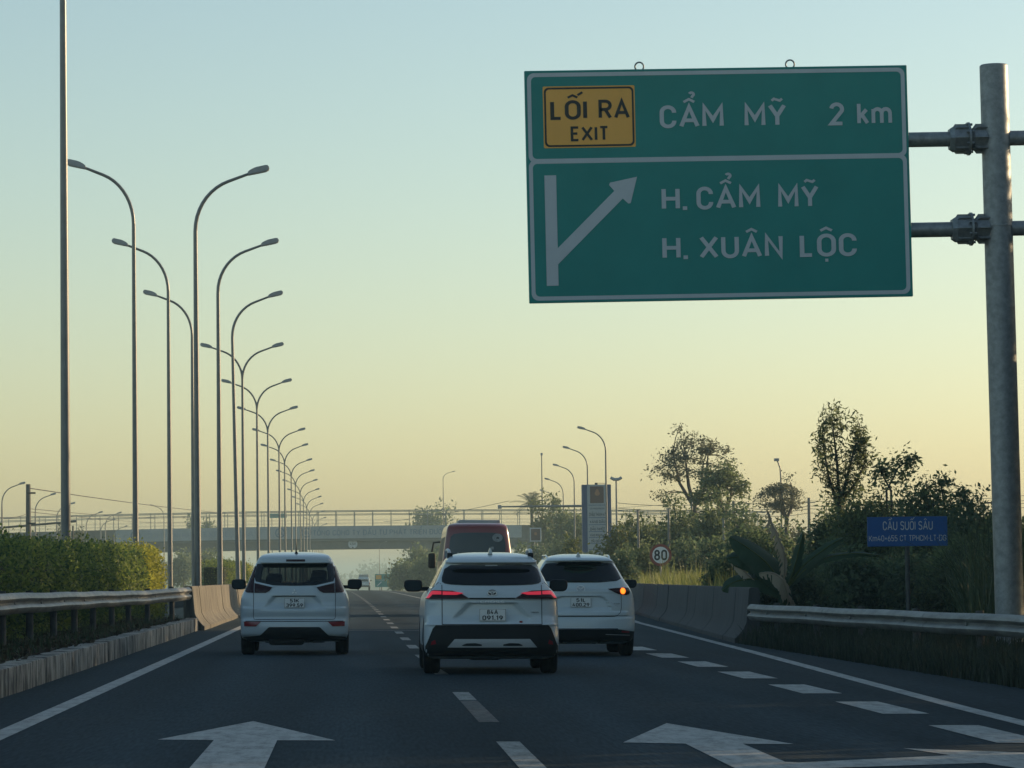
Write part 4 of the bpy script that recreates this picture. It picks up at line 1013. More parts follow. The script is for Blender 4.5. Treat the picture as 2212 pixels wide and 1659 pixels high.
def chaikin(poly, it=2, keep=()):
    for _ in range(it):
        out = []
        for a, b in zip(poly, poly[1:] + poly[:1]):
            out += [(a[0]*.78+b[0]*.22, a[1]*.78+b[1]*.22), (a[0]*.22+b[0]*.78, a[1]*.22+b[1]*.78)]
        poly = out
    return poly
def rear_patch(B, name, poly, m, parent, off=0.006, thick=0.03, rnd_=0, dx=0.025, rows=8, flat=False, mirror=False, see=False):
    """panel lying on the rear of the body, drawn as an outline in x,z"""
    if mirror: poly = [(-x, z) for x, z in poly]
    if rnd_: poly = chaikin(poly, rnd_)
    x0, x1 = min(p[0] for p in poly), max(p[0] for p in poly)
    n = max(3, int((x1 - x0) / dx))
    xs = sorted(set([x0 + (x1 - x0) * i / n for i in range(n + 1)] + [p[0] for p in poly]))
    cl = [xs[0]]
    for x in xs[1:]:
        if x - cl[-1] > 0.0015: cl.append(x)
    xs = cl; vs, cols = [], []
    for x in xs:
        xx = min(max(x, x0 + 1e-5), x1 - 1e-5); zz = []
        for (ax, az), (bx, bz) in zip(poly, poly[1:] + poly[:1]):
            if (ax <= xx < bx) or (bx <= xx < ax): zz.append(az + (bz - az) * (xx - ax) / (bx - ax))
        if len(zz) < 2: continue
        lo, hi = min(zz), max(zz); cols.append((xx, lo, hi))
    fs = []; r = rows + 1
    for x, lo, hi in cols:
        for k in range(r):
            z = lo + (hi - lo) * k / rows; vs.append((x, B.y(x, z, flat) - off, z))
    nc = len(cols)
    for i in range(nc - 1):
        for k in range(rows): fs.append((i*r+k, (i+1)*r+k, (i+1)*r+k+1, i*r+k+1))
    rim = [i*r for i in range(nc)] + [(nc-1)*r+k for k in range(1, r)] + [i*r+rows for i in range(nc-2, -1, -1)] + [k for k in range(rows-1, 0, -1)]
    b = len(vs); vs += [(vs[i][0], vs[i][1] + thick, vs[i][2]) for i in rim]; q = len(rim)
    fs += [(rim[(i+1) % q], rim[i], b+i, b+(i+1) % q) for i in range(q)]
    return MB().add(vs, fs).build(name, m, parent, smooth=35)
def rear_strip(B, name, pts, w, m, parent, off=0.002, thick=0.01, flat=False):
    """narrow band of width w along pts on the rear"""
    P_ = []
    for a, b in zip(pts, pts[1:]):
        L = math.dist(a, b); n = max(1, int(L / 0.03))
        P_ += [(a[0] + (b[0]-a[0])*k/n, a[1] + (b[1]-a[1])*k/n) for k in range(n)]
    P_.append(pts[-1]); vs, fs = [], []
    for i, p in enumerate(P_):
        a, b = P_[max(0, i-1)], P_[min(len(P_)-1, i+1)]; t = (b[0]-a[0], b[1]-a[1]); l = math.hypot(*t) or 1; nx, nz = -t[1]/l*w/2, t[0]/l*w/2
        for sg_ in (1, -1):
            x, z = p[0] + nx*sg_, p[1] + nz*sg_; y = B.y(x, z, flat)
            vs += [(x, y - off, z), (x, y + thick, z)]
    for i in range(len(P_) - 1):
        a = 4*i; fs += [(a, a+2, a+6, a+4), (a, a+4, a+5, a+1), (a+2, a+3, a+7, a+6)]
    return MB().add(vs, fs).build(name, m, parent, fixn=False)
def side_patch(B, name, poly, m, parent, side, off=0.006):
    """window on the flank, outline in y,z"""
    x0, x1 = min(p[0] for p in poly), max(p[0] for p in poly); n = 16; rows = 6; vs, fs, cols = [], [], []
    for i in range(n + 1):
        xx = min(max(x0 + (x1-x0)*i/n, x0+1e-4), x1-1e-4); zz = []
        for (ax, az), (bx, bz) in zip(poly, poly[1:] + poly[:1]):
            if (ax <= xx < bx) or (bx <= xx < ax): zz.append(az + (bz-az)*(xx-ax)/(bx-ax))
        cols.append((xx, min(zz), max(zz)))
    r = rows + 1
    for yv, lo, hi in cols:
        for k in range(r):
            z = lo + (hi-lo)*k/rows; vs.append((side*(B.w(z)+off), yv, z))
    for i in range(n):
        for k in range(rows):
            f = (i*r+k, (i+1)*r+k, (i+1)*r+k+1, i*r+k+1); fs.append(f if side > 0 else f[::-1])
    nv = len(vs); vs += [(v[0] - side*0.03, v[1], v[2]) for v in vs]
    rim = [i*r for i in range(n+1)] + [n*r+k for k in range(1, r)] + [i*r+rows for i in range(n-1, -1, -1)] + [k for k in range(rows-1, 0, -1)]
    fs += [(rim[(i+1) % len(rim)], rim[i], nv+rim[i], nv+rim[(i+1) % len(rim)]) for i in range(len(rim))]
    return MB().add(vs, fs).build(name, m, parent, smooth=35)
def wheel(t, x, y, R_, wd, side):
    prof_ = [(-wd/2, R_*0.62), (-wd/2+.005, R_*0.9), (-wd/2+.025, R_*0.975), (-wd*.3, R_), (-wd*.1, R_), (-wd*.09, R_-.012), (-wd*.06, R_-.012), (-wd*.05, R_),
             (wd*.05, R_), (wd*.06, R_-.012), (wd*.09, R_-.012), (wd*.1, R_), (wd*.3, R_), (wd/2-.025, R_*0.975), (wd/2-.005, R_*0.9), (wd/2, R_*0.62)]
    o = thing_part('wheel', t, (x, y, R_))
    MB().lathe(prof_, 40, 'x').build('tyre', M['tyre'], o, smooth=40)
    mb = MB()
    sx = side
    mb.lathe([(sx*wd*.1, R_*.60), (sx*wd*.46, R_*.66), (sx*wd*.44, R_*.60), (sx*wd*.2, R_*.56)], 32, 'x')
    for k in range(5):
        w = 2*math.pi*k/5; ca, sa = math.cos(w), math.sin(w)
        def pt(r, l, d): return (sx*d, r*ca - l*sa, r*sa + l*ca)
        mb.add([pt(.04, -.035, wd*.40), pt(.04, .035, wd*.40), pt(R_*.6, .03, wd*.44), pt(R_*.6, -.03, wd*.44), pt(.04, -.04, wd*.25), pt(.04, .04, wd*.25), pt(R_*.6, .035, wd*.25), pt(R_*.6, -.035, wd*.25)],
               [(0,1,2,3), (7,6,5,4), (0,4,5,1), (1,5,6,2), (2,6,7,3), (3,7,4,0)])
    mb.lathe([(sx*wd*.2, .06), (sx*wd*.43, .05)], 16, 'x')
    mb.build('rim', M['rim'], o, smooth=40)
    return o
def thing_part(name, parent, loc):
    o = bpy.data.objects.new(name, None); COL.objects.link(o); o.parent = parent; o.location = loc; o.empty_display_size = 0.1
    return o
def door_mirror(t, side, x, y, z, w=0.22, h=0.15, m='plastic'):
    bm = bmesh.new(); bmesh.ops.create_uvsphere(bm, u_segments=20, v_segments=12, radius=0.5)
    for v in bm.verts:
        a, b, c = v.co * 2
        f = lambda q, e: math.copysign(abs(q) ** e, q)
        k = 1 - 0.25 * max(0, -c) * (0.5 + 0.5 * a)
        v.co = (f(a, .45) * w/2 * k, f(b, .8) * (0.06 if b < 0 else 0.11), f(c, .48) * h/2 - 0.03 * (a < 0) * 0)
    me = bpy.data.meshes.new('door_mirror'); bm.to_mesh(me); bm.free(); me.materials.append(M[m])
    me.polygons.foreach_set('use_smooth', [True]*len(me.polygons))
    o = bpy.data.objects.new('door_mirror', me); COL.objects.link(o); o.parent = t; o.location = (side * x, y, z)
    if side < 0: o.scale = (-1, 1, 1)
    n = 20; pts = []
    for k in range(n):
        a = 2*math.pi*k/n; ca, sa = math.cos(a), math.sin(a)
        pts.append((math.copysign(abs(ca)**.6, ca)*w*.42, -0.063, math.copysign(abs(sa)**.65, sa)*h*.40))
    MB().add(pts, [tuple(range(n))]).build('mirror_face', M['mirrorface'], o)
    st_ = MB(); st_.bbox(-w/2 - 0.10, -w/2 + 0.06, -0.02, 0.05, -h*.42, -h*.1, 0.012); st_.build('mirror_stalk', M[m], o)
    return o
M['mirrorface'] = mat('mirror_face', (0.022, 0.036, 0.044), 0.3, spec=0.1)  # reflection put into the blue-grey base colour, gloss kept low
def cut_holes(vs, fs, tests):
    out = []
    for f in fs:
        c = [sum(vs[i][k] for i in f)/len(f) for k in range(3)]
        if not any(t(c) for t in tests): out.append(f)
    return out
def inside(poly, x, z):
    r = False
    for (ax, az), (bx, bz) in zip(poly, poly[1:] + poly[:1]):
        if (az > z) != (bz > z) and x < (bx-ax)*(z-az)/(bz-az)+ax: r = not r
    return r
def body_object(t, B, axles, R_, m, holes=(), extra=(), name='body'):
    vs, fs = B.mesh(extra)
    o = MB().add(vs, fs).build(name, [m, M['gap']], t, smooth=32, fixn=True)
    cutters = []
    for ya in axles:
        mb = MB(); mb.lathe([(-1.3, R_ + 0.05), (-0.52, R_ + 0.05)], 36, 'x', (0, ya, R_ + 0.01)); a = mb.build('cut', [M['gap'], M['gap']], None, fixn=True)
        mb = MB(); mb.lathe([(0.52, R_ + 0.05), (1.3, R_ + 0.05)], 36, 'x', (0, ya, R_ + 0.01)); b = mb.build('cut', [M['gap'], M['gap']], None, fixn=True)
        for c in (a, b):
            c.data.polygons.foreach_set('material_index', [1]*len(c.data.polygons)); cutters.append(c)
            md = o.modifiers.new('b', 'BOOLEAN'); md.operation = 'DIFFERENCE'; md.object = c; md.solver = 'EXACT'
    par = o.parent; o.parent = None
    dg = bpy.context.evaluated_depsgraph_get(); dg.update()
    me = bpy.data.meshes.new_from_object(o.evaluated_get(dg))
    o.modifiers.clear(); o.data = me; o.parent = par
    for c in cutters: bpy.data.objects.remove(c)
    if holes:
        bm = bmesh.new(); bm.from_mesh(me)
        kill = [f for f in bm.faces if any(h(f.calc_center_median(), f.normal) for h in holes)]
        bmesh.ops.delete(bm, geom=kill, context='FACES'); bm.to_mesh(me); bm.free()
    me.polygons.foreach_set('use_smooth', [True]*len(me.polygons)); me.set_sharp_from_angle(angle=R(32))
    return o
def number_plate(t, x0, x1, z0, z1, y, l1, l2, bold=0.03):
    w, h = x1-x0, z1-z0
    p = MB().bbox(x0, x1, y-0.012, y, z0, z1, 0.004).build('number_plate', M['plate'], t)
    for (a, b, c, d) in ((x0+.006, x1-.006, z0+.005, z0+.009), (x0+.006, x1-.006, z1-.009, z1-.005), (x0+.006, x0+.010, z0+.009, z1-.009), (x1-.010, x1-.006, z0+.009, z1-.009)):
        MB().box(a, b, y-.0135, y-.0122, c, d).build('plate_edge', M['black'], p)
    lettering(l1[0], x0 + w*l1[1], y-.0145, z0 + h*0.54, w*(l1[2]-l1[1]), h*0.36, M['black'], p, bold=bold)
    lettering(l2[0], x0 + w*l2[1], y-.0145, z0 + h*0.09, w*(l2[2]-l2[1]), h*0.36, M['black'], p, bold=bold)
    return p
def torus_pts(cx, cz, a, b, y, w, n=28):
    out = MB(); vs = []
    for r_ in (1.0, 1 - w / min(a, b)):
        for yy in (y, y - 0.008):
            for k in range(n):
                q = 2*math.pi*k/n; vs.append((cx + (a - (a*(1-r_) if r_ < 1 else 0)) * math.cos(q), yy, cz + (b - (w if r_ < 1 else 0)) * math.sin(q)))
    fs = []
    for k in range(n):
        k2 = (k+1) % n
        fs += [(n+k, n+k2, 3*n+k2, 3*n+k), (k, k2, n+k2, n+k), (2*n+k, 3*n+k, 3*n+k2, 2*n+k2)]
    return out.add(vs, fs)
def place_car(t, xd, Y, rz=0.0):
    X = GX(xd, Y); t.location = (X, Y, gz(X, Y)); t.rotation_euler = (0, ROLL * 0.9, rz)

# ------------------------------------------------------------------ crossover with lit tail lamps
def crossover():
    t = thing('white_crossover', 'white crossover with lit red tail lamps and silver roof rails, nearest car', 'car')
    K = [ # z, half width, rear y, front y, corner depth
        (0.20, .76, .30, 4.20, .30), (0.24, .84, .13, 4.30, .32), (0.32, .875, .03, 4.38, .34), (0.46, .888, 0.0, 4.42, .36), (0.60, .885, .012, 4.43, .36), (0.645, .882, .02, 4.42, .36),
        (0.68, .88, .06, 4.40, .34), (0.80, .878, .085, 4.33, .34), (0.93, .87, .095, 4.20, .33), (0.99, .862, .085, 3.95, .32), (1.04, .842, .10, 3.70, .31), (1.10, .80, .135, 3.35, .29),
        (1.15, .755, .165, 3.08, .26), (1.28, .69, .275, 2.75, .22), (1.40, .632, .37, 2.45, .19), (1.44, .612, .375, 2.36, .17), (1.465, .60, .36, 2.30, .15), (1.50, .578, .40, 2.22, .15), (1.535, .545, .50, 2.14, .15),
        (1.565, .49, .70, 2.02, .18), (1.590, .38, 1.0, 1.85, .2), (1.602, .22, 1.25, 1.7, .12)]
    def disp(x, z):
        ax = abs(x); d = 0.0
        if 0.62 < z < 1.0:      # trapezoid recess round the plate
            half = 0.30 + (0.94 - z) * 0.95 if z > 0.745 else 0.49
            inn = sstep(half + 0.03, half - 0.05, ax)
            d += 0.050 * inn * sstep(0.945, 0.915, z) * sstep(0.66, 0.78, z)
            d -= 0.018 * sstep(half + .05, half - .02, ax) * sstep(0.64, 0.68, z) * sstep(0.74, 0.68, z)
        if 0.955 < z < 1.0: d -= 0.0
        # haunch above the bumper
        d -= 0.03 * sstep(0.45, 0.8, ax) * sstep(0.62, 0.66, z) * sstep(0.78, 0.68, z)
        # lamp shelf
        d += 0.012 * sstep(0.985, 0.98, z) * sstep(0.93, 0.975, z)
        return d
    B = Body(K, disp, nz=150)
    body_object(t, B, (0.86, 3.50), 0.34, M['paintwhite'], extra=[.655, .665, .915, .92, .926, .932, .938, .944, .975, .982, .988])
    for x, s in ((-.775, -1), (.775, 1)):
        wheel(t, x, .86, .345, .225, s); wheel(t, x, 3.50, .345, .225, s)
    w_ = [(-.60, 1.425), (-.30, 1.443), (.30, 1.443), (.60, 1.425), (.665, 1.22), (.60, 1.178), (.30, 1.163), (-.30, 1.163), (-.60, 1.178), (-.665, 1.22)]
    g = rear_patch(B, 'rear_window', w_, M['glass'], t, 0.008, 0.03, 1, rows=12, flat=True)
    rear_patch(B, 'brake_lamp', [(-.085, 1.418), (.085, 1.418), (.075, 1.432), (-.075, 1.432)], M['silver'], t, 0.012, 0.02)
    # spoiler lip
    rear_patch(B, 'spoiler', [(-.60, 1.462), (-.60, 1.500), (-.32, 1.515), (.32, 1.515), (.60, 1.500), (.60, 1.462), (.32, 1.462), (-.32, 1.462)], M['paintwhite'], t, 0.06, 0.09, 1, flat=True)
    # black bumper
    rear_patch(B, 'bumper_cladding', [(-.868, .235), (-.870, .37), (-.845, .42), (-.775, .60), (-.735, .645), (-.30, .648), (.30, .648), (.735, .645), (.775, .60), (.845, .42), (.870, .37), (.868, .235)], M['plastic'], t, 0.010, 0.05, 0, rows=14)
    rear_patch(B, 'skid_plate', [(-.585, .355), (-.49, .465), (.49, .465), (.585, .355)], M['silver'], t, 0.028, 0.03, 0, rows=5)
    for s in (-1, 1):
        rear_patch(B, 'skid_slot', [(.14 * s, .375), (.14 * s, .395), (.22 * s, .412), (.34 * s, .408), (.40 * s, .385), (.38 * s, .375)], M['plastic'], t, 0.031, 0.01)
        rear_patch(B, 'reflector', [(.73 * s, .40), (.745 * s, .455), (.79 * s, .43), (.80 * s, .385)], M['lampred'], t, 0.02, 0.02)
        lm = rear_patch(B, 'tail_lamp', [(.295 * s, .99), (.42 * s, 1.068), (.52 * s, 1.094), (.76 * s, 1.102), (.795 * s, 1.095), (.868 * s, .985)], M['lampdark'], t, 0.014, 0.04, 0, dx=.012)
        rear_patch(B, 'lit_bar', [(.375 * s, 1.062), (.45 * s, 1.077), (.645 * s, 1.087), (.645 * s, 1.040), (.46 * s, 1.040)], M['lampglow'], lm, 0.019, 0.01, 0, dx=.012, rows=4)
        rear_patch(B, 'lit_bar', [(.660 * s, 1.088), (.765 * s, 1.094), (.79 * s, 1.088), (.862 * s, .996), (.82 * s, .998), (.775 * s, 1.045), (.660 * s, 1.045)], M['lampglow'], lm, 0.019, 0.01, 0, dx=.008, rows=4)
        rear_strip(B, 'panel_gap', [(.652 * s, .652), (.652 * s, 1.17)], .009, M['gap'], t, 0.003)
        rear_strip(B, 'panel_gap', [(.662 * s, 1.185), (.70 * s, 1.20), (.80 * s, 1.10)], .007, M['gap'], t, 0.003)
        side_patch(B, 'side_window', [(.62, 1.20), (1.0, 1.40), (2.2, 1.44), (2.75, 1.16), (.75, 1.14)], M['glass'], t, s)
        side_patch(B, 'window_trim', [(.60, 1.125), (2.9, 1.125), (2.85, 1.14), (.62, 1.14)], M['chrome'], t, s, 0.009)
        side_patch(B, 'sill_cladding', [(.45, .25), (.45, .36), (4.2, .36), (4.2, .25)], M['plastic'], t, s)
        rail = [(s * x, y, z) for x, y, z in [(.535, .72, 1.545), (.54, .74, 1.59), (.545, .90, 1.618), (.55, 1.3, 1.632), (.55, 1.9, 1.625), (.55, 2.15, 1.55)]]
        mb = MB(); mb.tube(rail, [.018, .024, .024, .024, .022, .018], 8); mb.build('roof_rail', M['silver'], t, smooth=50)
        MB().bbox(s*.535 - .035, s*.535 + .035, .68, .78, 1.515, 1.592, .012).build('rail_foot', M['plastic'], t)
        door_mirror(t, s, 0.995, 2.30, 1.155, .25, .165)
    rear_strip(B, 'lamp_bridge', [(-.30, .992), (.30, .992)], .018, M['gap'], t, 0.004)
    rear_strip(B, 'panel_gap', [(-.652, .654), (.652, .654)], .010, M['gap'], t, 0.003)
    yp = min(B.y(.16*i, z) for i in (-1, 0, 1) for z in (.69, .73, .78, .86)) - 0.004
    number_plate(t, -.172, .180, .695, .862, yp, ('84A', .29, .70), ('091.19', .12, .88))
    # marque emblem: two crossed ovals in a ring
    ye = B.y(0, 1.06) - 0.016
    em = MB(); em.lathe([(0.004, 0.056), (0.016, 0.056)], 28, 'y'); em = em.build('emblem', M['gap'], t); em.location = (0, ye, 1.062); em.scale = (1.05, 1, .8)
    for (cx, cz, a, b) in ((0, 0, .060, .043), (0, .013, .040, .015), (0, 0, .017, .040)):
        o = torus_pts(cx, cz, a, b, -0.001, .008).build('emblem_ring', M['emb'], t); o.location = (0, ye, 1.062); o.parent = t
        o.name = 'emblem_ring'; o.parent = em; o.location = (0, 0, 0)
    yl_ = B.y(0, .945) - .01
    lettering('CROSS', -.155, yl_, .934, .315, .028, M['emb'], t, bold=.012)
    lettering('COROLLA', -.275, yl_, .936, .105, .014, M['emb'], t, bold=.0)
    lettering('HYBRID', .475, B.y(.54, .81) - .006, .803, .135, .015, M['gap'], t, bold=.01)
    MB().box(.355, .395, B.y(.37, .685) - .008, B.y(.37, .685) + .01, .675, .70).build('dealer_badge', M['lampred'], t)
    # shark fin, exhaust, axle
    fin = MB(); fin.prism([(-.03, 1.575), (-.012, 1.64), (.0, 1.66), (.012, 1.64), (.03, 1.575)], .72, .86); fin.build('shark_fin', M['paintwhite'], t, smooth=30)
    ub = MB(); ub.bbox(-.50, .50, .55, 3.6, .20, .34, .03); ub.bbox(-.30, .12, .30, .62, .185, .30, .04); ub.build('underbody', M['plastic'], t)
    return t
c1 = crossover(); place_car(c1, 1062, 46.3)

# ------------------------------------------------------------------ people carrier
def carrier():
    t = thing('white_people_carrier', 'white people carrier with tall smoked corner lamps in the left lane', 'car')
    K = [(0.22, .74, .28, 4.2, .28), (0.28, .85, .10, 4.35, .30), (0.36, .878, .02, 4.40, .32), (0.46, .884, 0.0, 4.44, .34), (0.55, .886, 0.01, 4.45, .34), (0.585, .886, .03, 4.44, .33), (0.64, .888, .045, 4.42, .33),
         (0.78, .89, .05, 4.35, .33), (0.90, .882, .06, 4.25, .32), (1.00, .855, .07, 4.1, .31), (1.06, .825, .085, 3.8, .29), (1.12, .795, .11, 3.5, .27), (1.22, .755, .17, 3.25, .25), (1.36, .70, .255, 2.95, .22),
         (1.49, .645, .33, 2.7, .19), (1.53, .625, .335, 2.62, .17), (1.59, .59, .36, 2.5, .16), (1.63, .555, .45, 2.4, .16), (1.66, .49, .70, 2.25, .18), (1.685, .36, 1.05, 2.05, .2), (1.697, .2, 1.35, 1.85, .12)]
    def disp(x, z):
        ax = abs(x); d = 0.0
        half = .335 + max(0, .965 - z) * .8 if z > .80 else .47 + (.80 - z) * 1.2
        inn = sstep(half + .03, half - .05, ax)
        d += .045 * inn * sstep(.975, .955, z) * sstep(.72, .86, z)
        d += .012 * sstep(.30, .42, ax) * sstep(.72, .60, ax) * sstep(1.1, 1.0, z) * sstep(.80, .88, z)
        d -= .02 * sstep(.80, .76, z) * sstep(.60, .72, z)
        return d
    B = Body(K, disp, nz=150)
    wpoly = [(-.62, 1.497), (.62, 1.497), (.655, 1.30), (.635, 1.205), (.36, 1.142), (0, 1.135), (-.36, 1.142), (-.635, 1.205), (-.655, 1.30)]
    hole = [(-.56, 1.46), (.56, 1.46), (.585, 1.26), (.35, 1.18), (-.35, 1.18), (-.585, 1.26)]
    holes = [lambda c, n: c.y < 0.8 and n.y < -0.3 and inside(hole, c.x, c.z),
             lambda c, n: c.y > 2.2 and 1.16 < c.z < 1.56 and n.y > 0.15 and abs(c.x) < B.w(c.z) - .10]
    body_object(t, B, (0.84, 3.62), 0.345, M['paintwhite'], holes, extra=[.575, .59, .957, .965, .973])
    for x, s in ((-.775, -1), (.775, 1)):
        wheel(t, x, .84, .35, .22, s); wheel(t, x, 3.62, .35, .22, s)
    # tinted glass with its black printed border
    rear_patch(B, 'rear_window', hole, M['glass_see'], t, 0.004, 0.004, 0, rows=10, flat=True)
    brd = rear_patch(B, 'glass_border', [(-.62, 1.497), (.62, 1.497), (.59, 1.43), (-.59, 1.43)], M['glass'], t, .007, .03, flat=True)
    rear_patch(B, 'glass_border', [(-.655, 1.28), (-.36, 1.19), (0, 1.19), (.36, 1.19), (.655, 1.28), (.635, 1.205), (.36, 1.142), (0, 1.135), (-.36, 1.142), (-.635, 1.205)], M['glass'], t, .007, .03, flat=True, rows=5)
    for s in (-1, 1):
        rear_patch(B, 'glass_border', [(.62*s, 1.497), (.66*s, 1.28), (.635*s, 1.205), (.55*s, 1.205), (.53*s, 1.43), (.55*s, 1.497)], M['glass'], t, .0075, .03, flat=True)
    # windscreen
    vs, fs = [], []
    for i in range(9):
        z = 1.14 + .44 * i / 8
        for k in range(9):
            u = -1 + 2*k/8; vs.append((u * (B.w(z) - .07), B.fr(z) - .02 - .22 * u * u, z))
    for i in range(8):
        for k in range(8): fs.append((i*9+k, i*9+k+1, (i+1)*9+k+1, (i+1)*9+k))
    MB().add(vs, fs).build('windscreen', M['glass_clear'], t, smooth=True)
    rear_patch(B, 'spoiler', [(-.575, 1.515), (-.565, 1.60), (-.35, 1.622), (0, 1.628), (.35, 1.622), (.565, 1.60), (.575, 1.515), (.3, 1.510), (-.3, 1.510)], M['paintwhite'], t, .075, .10, 0, flat=True)
    rear_patch(B, 'brake_lamp', [(-.14, 1.53), (.17, 1.53), (.17, 1.566), (-.14, 1.566)], M['lampdark'], t, .080, .02, 0, flat=True)
    for s in (-1, 1):
        # corner lamp with tall pillar arm
        rear_patch(B, 'tail_lamp', [(.602*s, 1.47), (.665*s, 1.46), (.742*s, 1.24), (.806*s, 1.10), (.812*s, 1.045), (.78*s, 1.026), (.49*s, 1.020), (.41*s, 1.055), (.36*s, 1.108), (.60*s, 1.166), (.66*s, 1.215), (.672*s, 1.28)] if False else
                   [(.655*s, 1.20), (.668*s, 1.30), (.63*s, 1.455), (.665*s, 1.455), (.742*s, 1.24), (.806*s, 1.10), (.812*s, 1.045), (.78*s, 1.026), (.655*s, 1.022)], M['lampdark'], t, .012, .04, 0, dx=.012, rows=14)
        rear_patch(B, 'tail_lamp', [(.655*s, 1.021), (.47*s, 1.020), (.41*s, 1.05), (.362*s, 1.108), (.50*s, 1.142), (.655*s, 1.178)], M['lampdark'], t, .012, .04, 0, dx=.012, rows=8)
        rear_patch(B, 'lamp_brow', [(.362*s, 1.112), (.50*s, 1.146), (.645*s, 1.182), (.640*s, 1.206), (.36*s, 1.142), (.30*s, 1.128)], M['paintwhite'], t, .014, .03, 0, dx=.015, rows=4)
        rear_patch(B, 'reflector', [(.545*s, .548), (.825*s, .552), (.820*s, .475), (.625*s, .472)], M['lampred'], t, .012, .03, 0)
        rear_strip(B, 'panel_gap', [(.668*s, 1.02), (.668*s, .62), (.655*s, .592), (.62*s, .585)], .008, M['gap'], t, .003)
        side_patch(B, 'side_window', [(.55, 1.22), (.75, 1.46), (2.4, 1.50), (3.05, 1.14), (.9, 1.12)], M['glass'], t, s)
        side_patch(B, 'sill_cladding', [(.45, .26), (.45, .36), (4.2, .36), (4.2, .26)], M['plastic'], t, s)
        door_mirror(t, s, .985, 2.45, 1.155, .245, .175)
    rear_strip(B, 'panel_gap', [(-.62, .586), (.62, .586)], .009, M['gap'], t, .003)
    rear_strip(B, 'handle_ledge', [(-.345, .966), (.345, .966)], .012, M['gap'], t, .004)
    rear_strip(B, 'bumper_gap', [(-.80, .557), (.80, .557)], .012, M['gap'], t, .004)
    rear_patch(B, 'lower_bumper', [(-.85, .235), (-.84, .30), (-.56, .325), (-.545, .335), (-.425, .452), (-.40, .462), (.40, .462), (.425, .452), (.545, .335), (.56, .325), (.84, .30), (.85, .235)], M['plastic'], t, .010, .05, 0, rows=10)
    number_plate(t, -.167, .173, .772, .938, min(B.y(.16*i, z) for i in (-1, 0, 1) for z in (.77, .85, .94)) - .004, ('51K', .28, .72), ('399.59', .10, .90))
    ye = B.y(0, 1.04) - .008
    em = MB()
    for k in range(3):
        a = R(90 + 120*k); q = lambda r, d: (r*math.cos(a) - d*math.sin(a), r*math.sin(a) + d*math.cos(a))
        pts = [q(.004, 0), q(.027, .016), q(.052, 0), q(.027, -.016)]
        vs = [(x, yy, z) for yy in (-.008, 0) for x, z in pts]
        em.add(vs, [(0,1,2,3), (7,6,5,4), (0,4,5,1), (1,5,6,2), (2,6,7,3), (3,7,4,0)])
    e = em.build('emblem', M['emb'], t); e.location = (0, ye, 1.035)
    mb = MB(); mb.tube([(.02, .75, 1.66), (.02, .70, 1.70), (.02, .52, 1.90)], [.018, .008, .003], 6); mb.lathe([(1.635, .045), (1.655, .035), (1.70, .012)], 12, 'z', (.02, .76, 0)); mb.build('antenna', M['plastic'], t, smooth=50)
    for x, y, w, h0 in [(-.36, 1.15, .26, 1.30), (.36, 1.15, .26, 1.28), (-.38, 2.0, .25, 1.27), (.38, 2.0, .25, 1.38), (-.38, 2.75, .24, 1.34), (.38, 2.75, .24, 1.40)]:
        MB().bbox(x - w, x + w, y - .06, y + .06, .5, h0 - .17, .05).build('seat_back', M['seat'], t, smooth=40)
        MB().bbox(x - .13, x + .13, y - .05, y + .05, h0 - .18, h0, .05).build('headrest', M['seat'], t, smooth=40)
    MB().bbox(-.7, .7, .5, 4.0, .42, .50, .02).build('cabin_floor', M['seat'], t)
    MB().bbox(-.66, .66, 3.0, 3.5, .75, 1.08, .06).build('dashboard', M['seat'], t, smooth=40)
    ub = MB(); ub.bbox(-.50, .50, .5, 3.6, .20, .34, .03); ub.bbox(-.42, .16, .14, .62, .165, .30, .05); ub.tube([(.28, .25, .24), (.30, .9, .25)], .03, 8); ub.build('underbody', M['plastic'], t)
    return t
c2 = carrier(); place_car(c2, 634.5, 58.1)

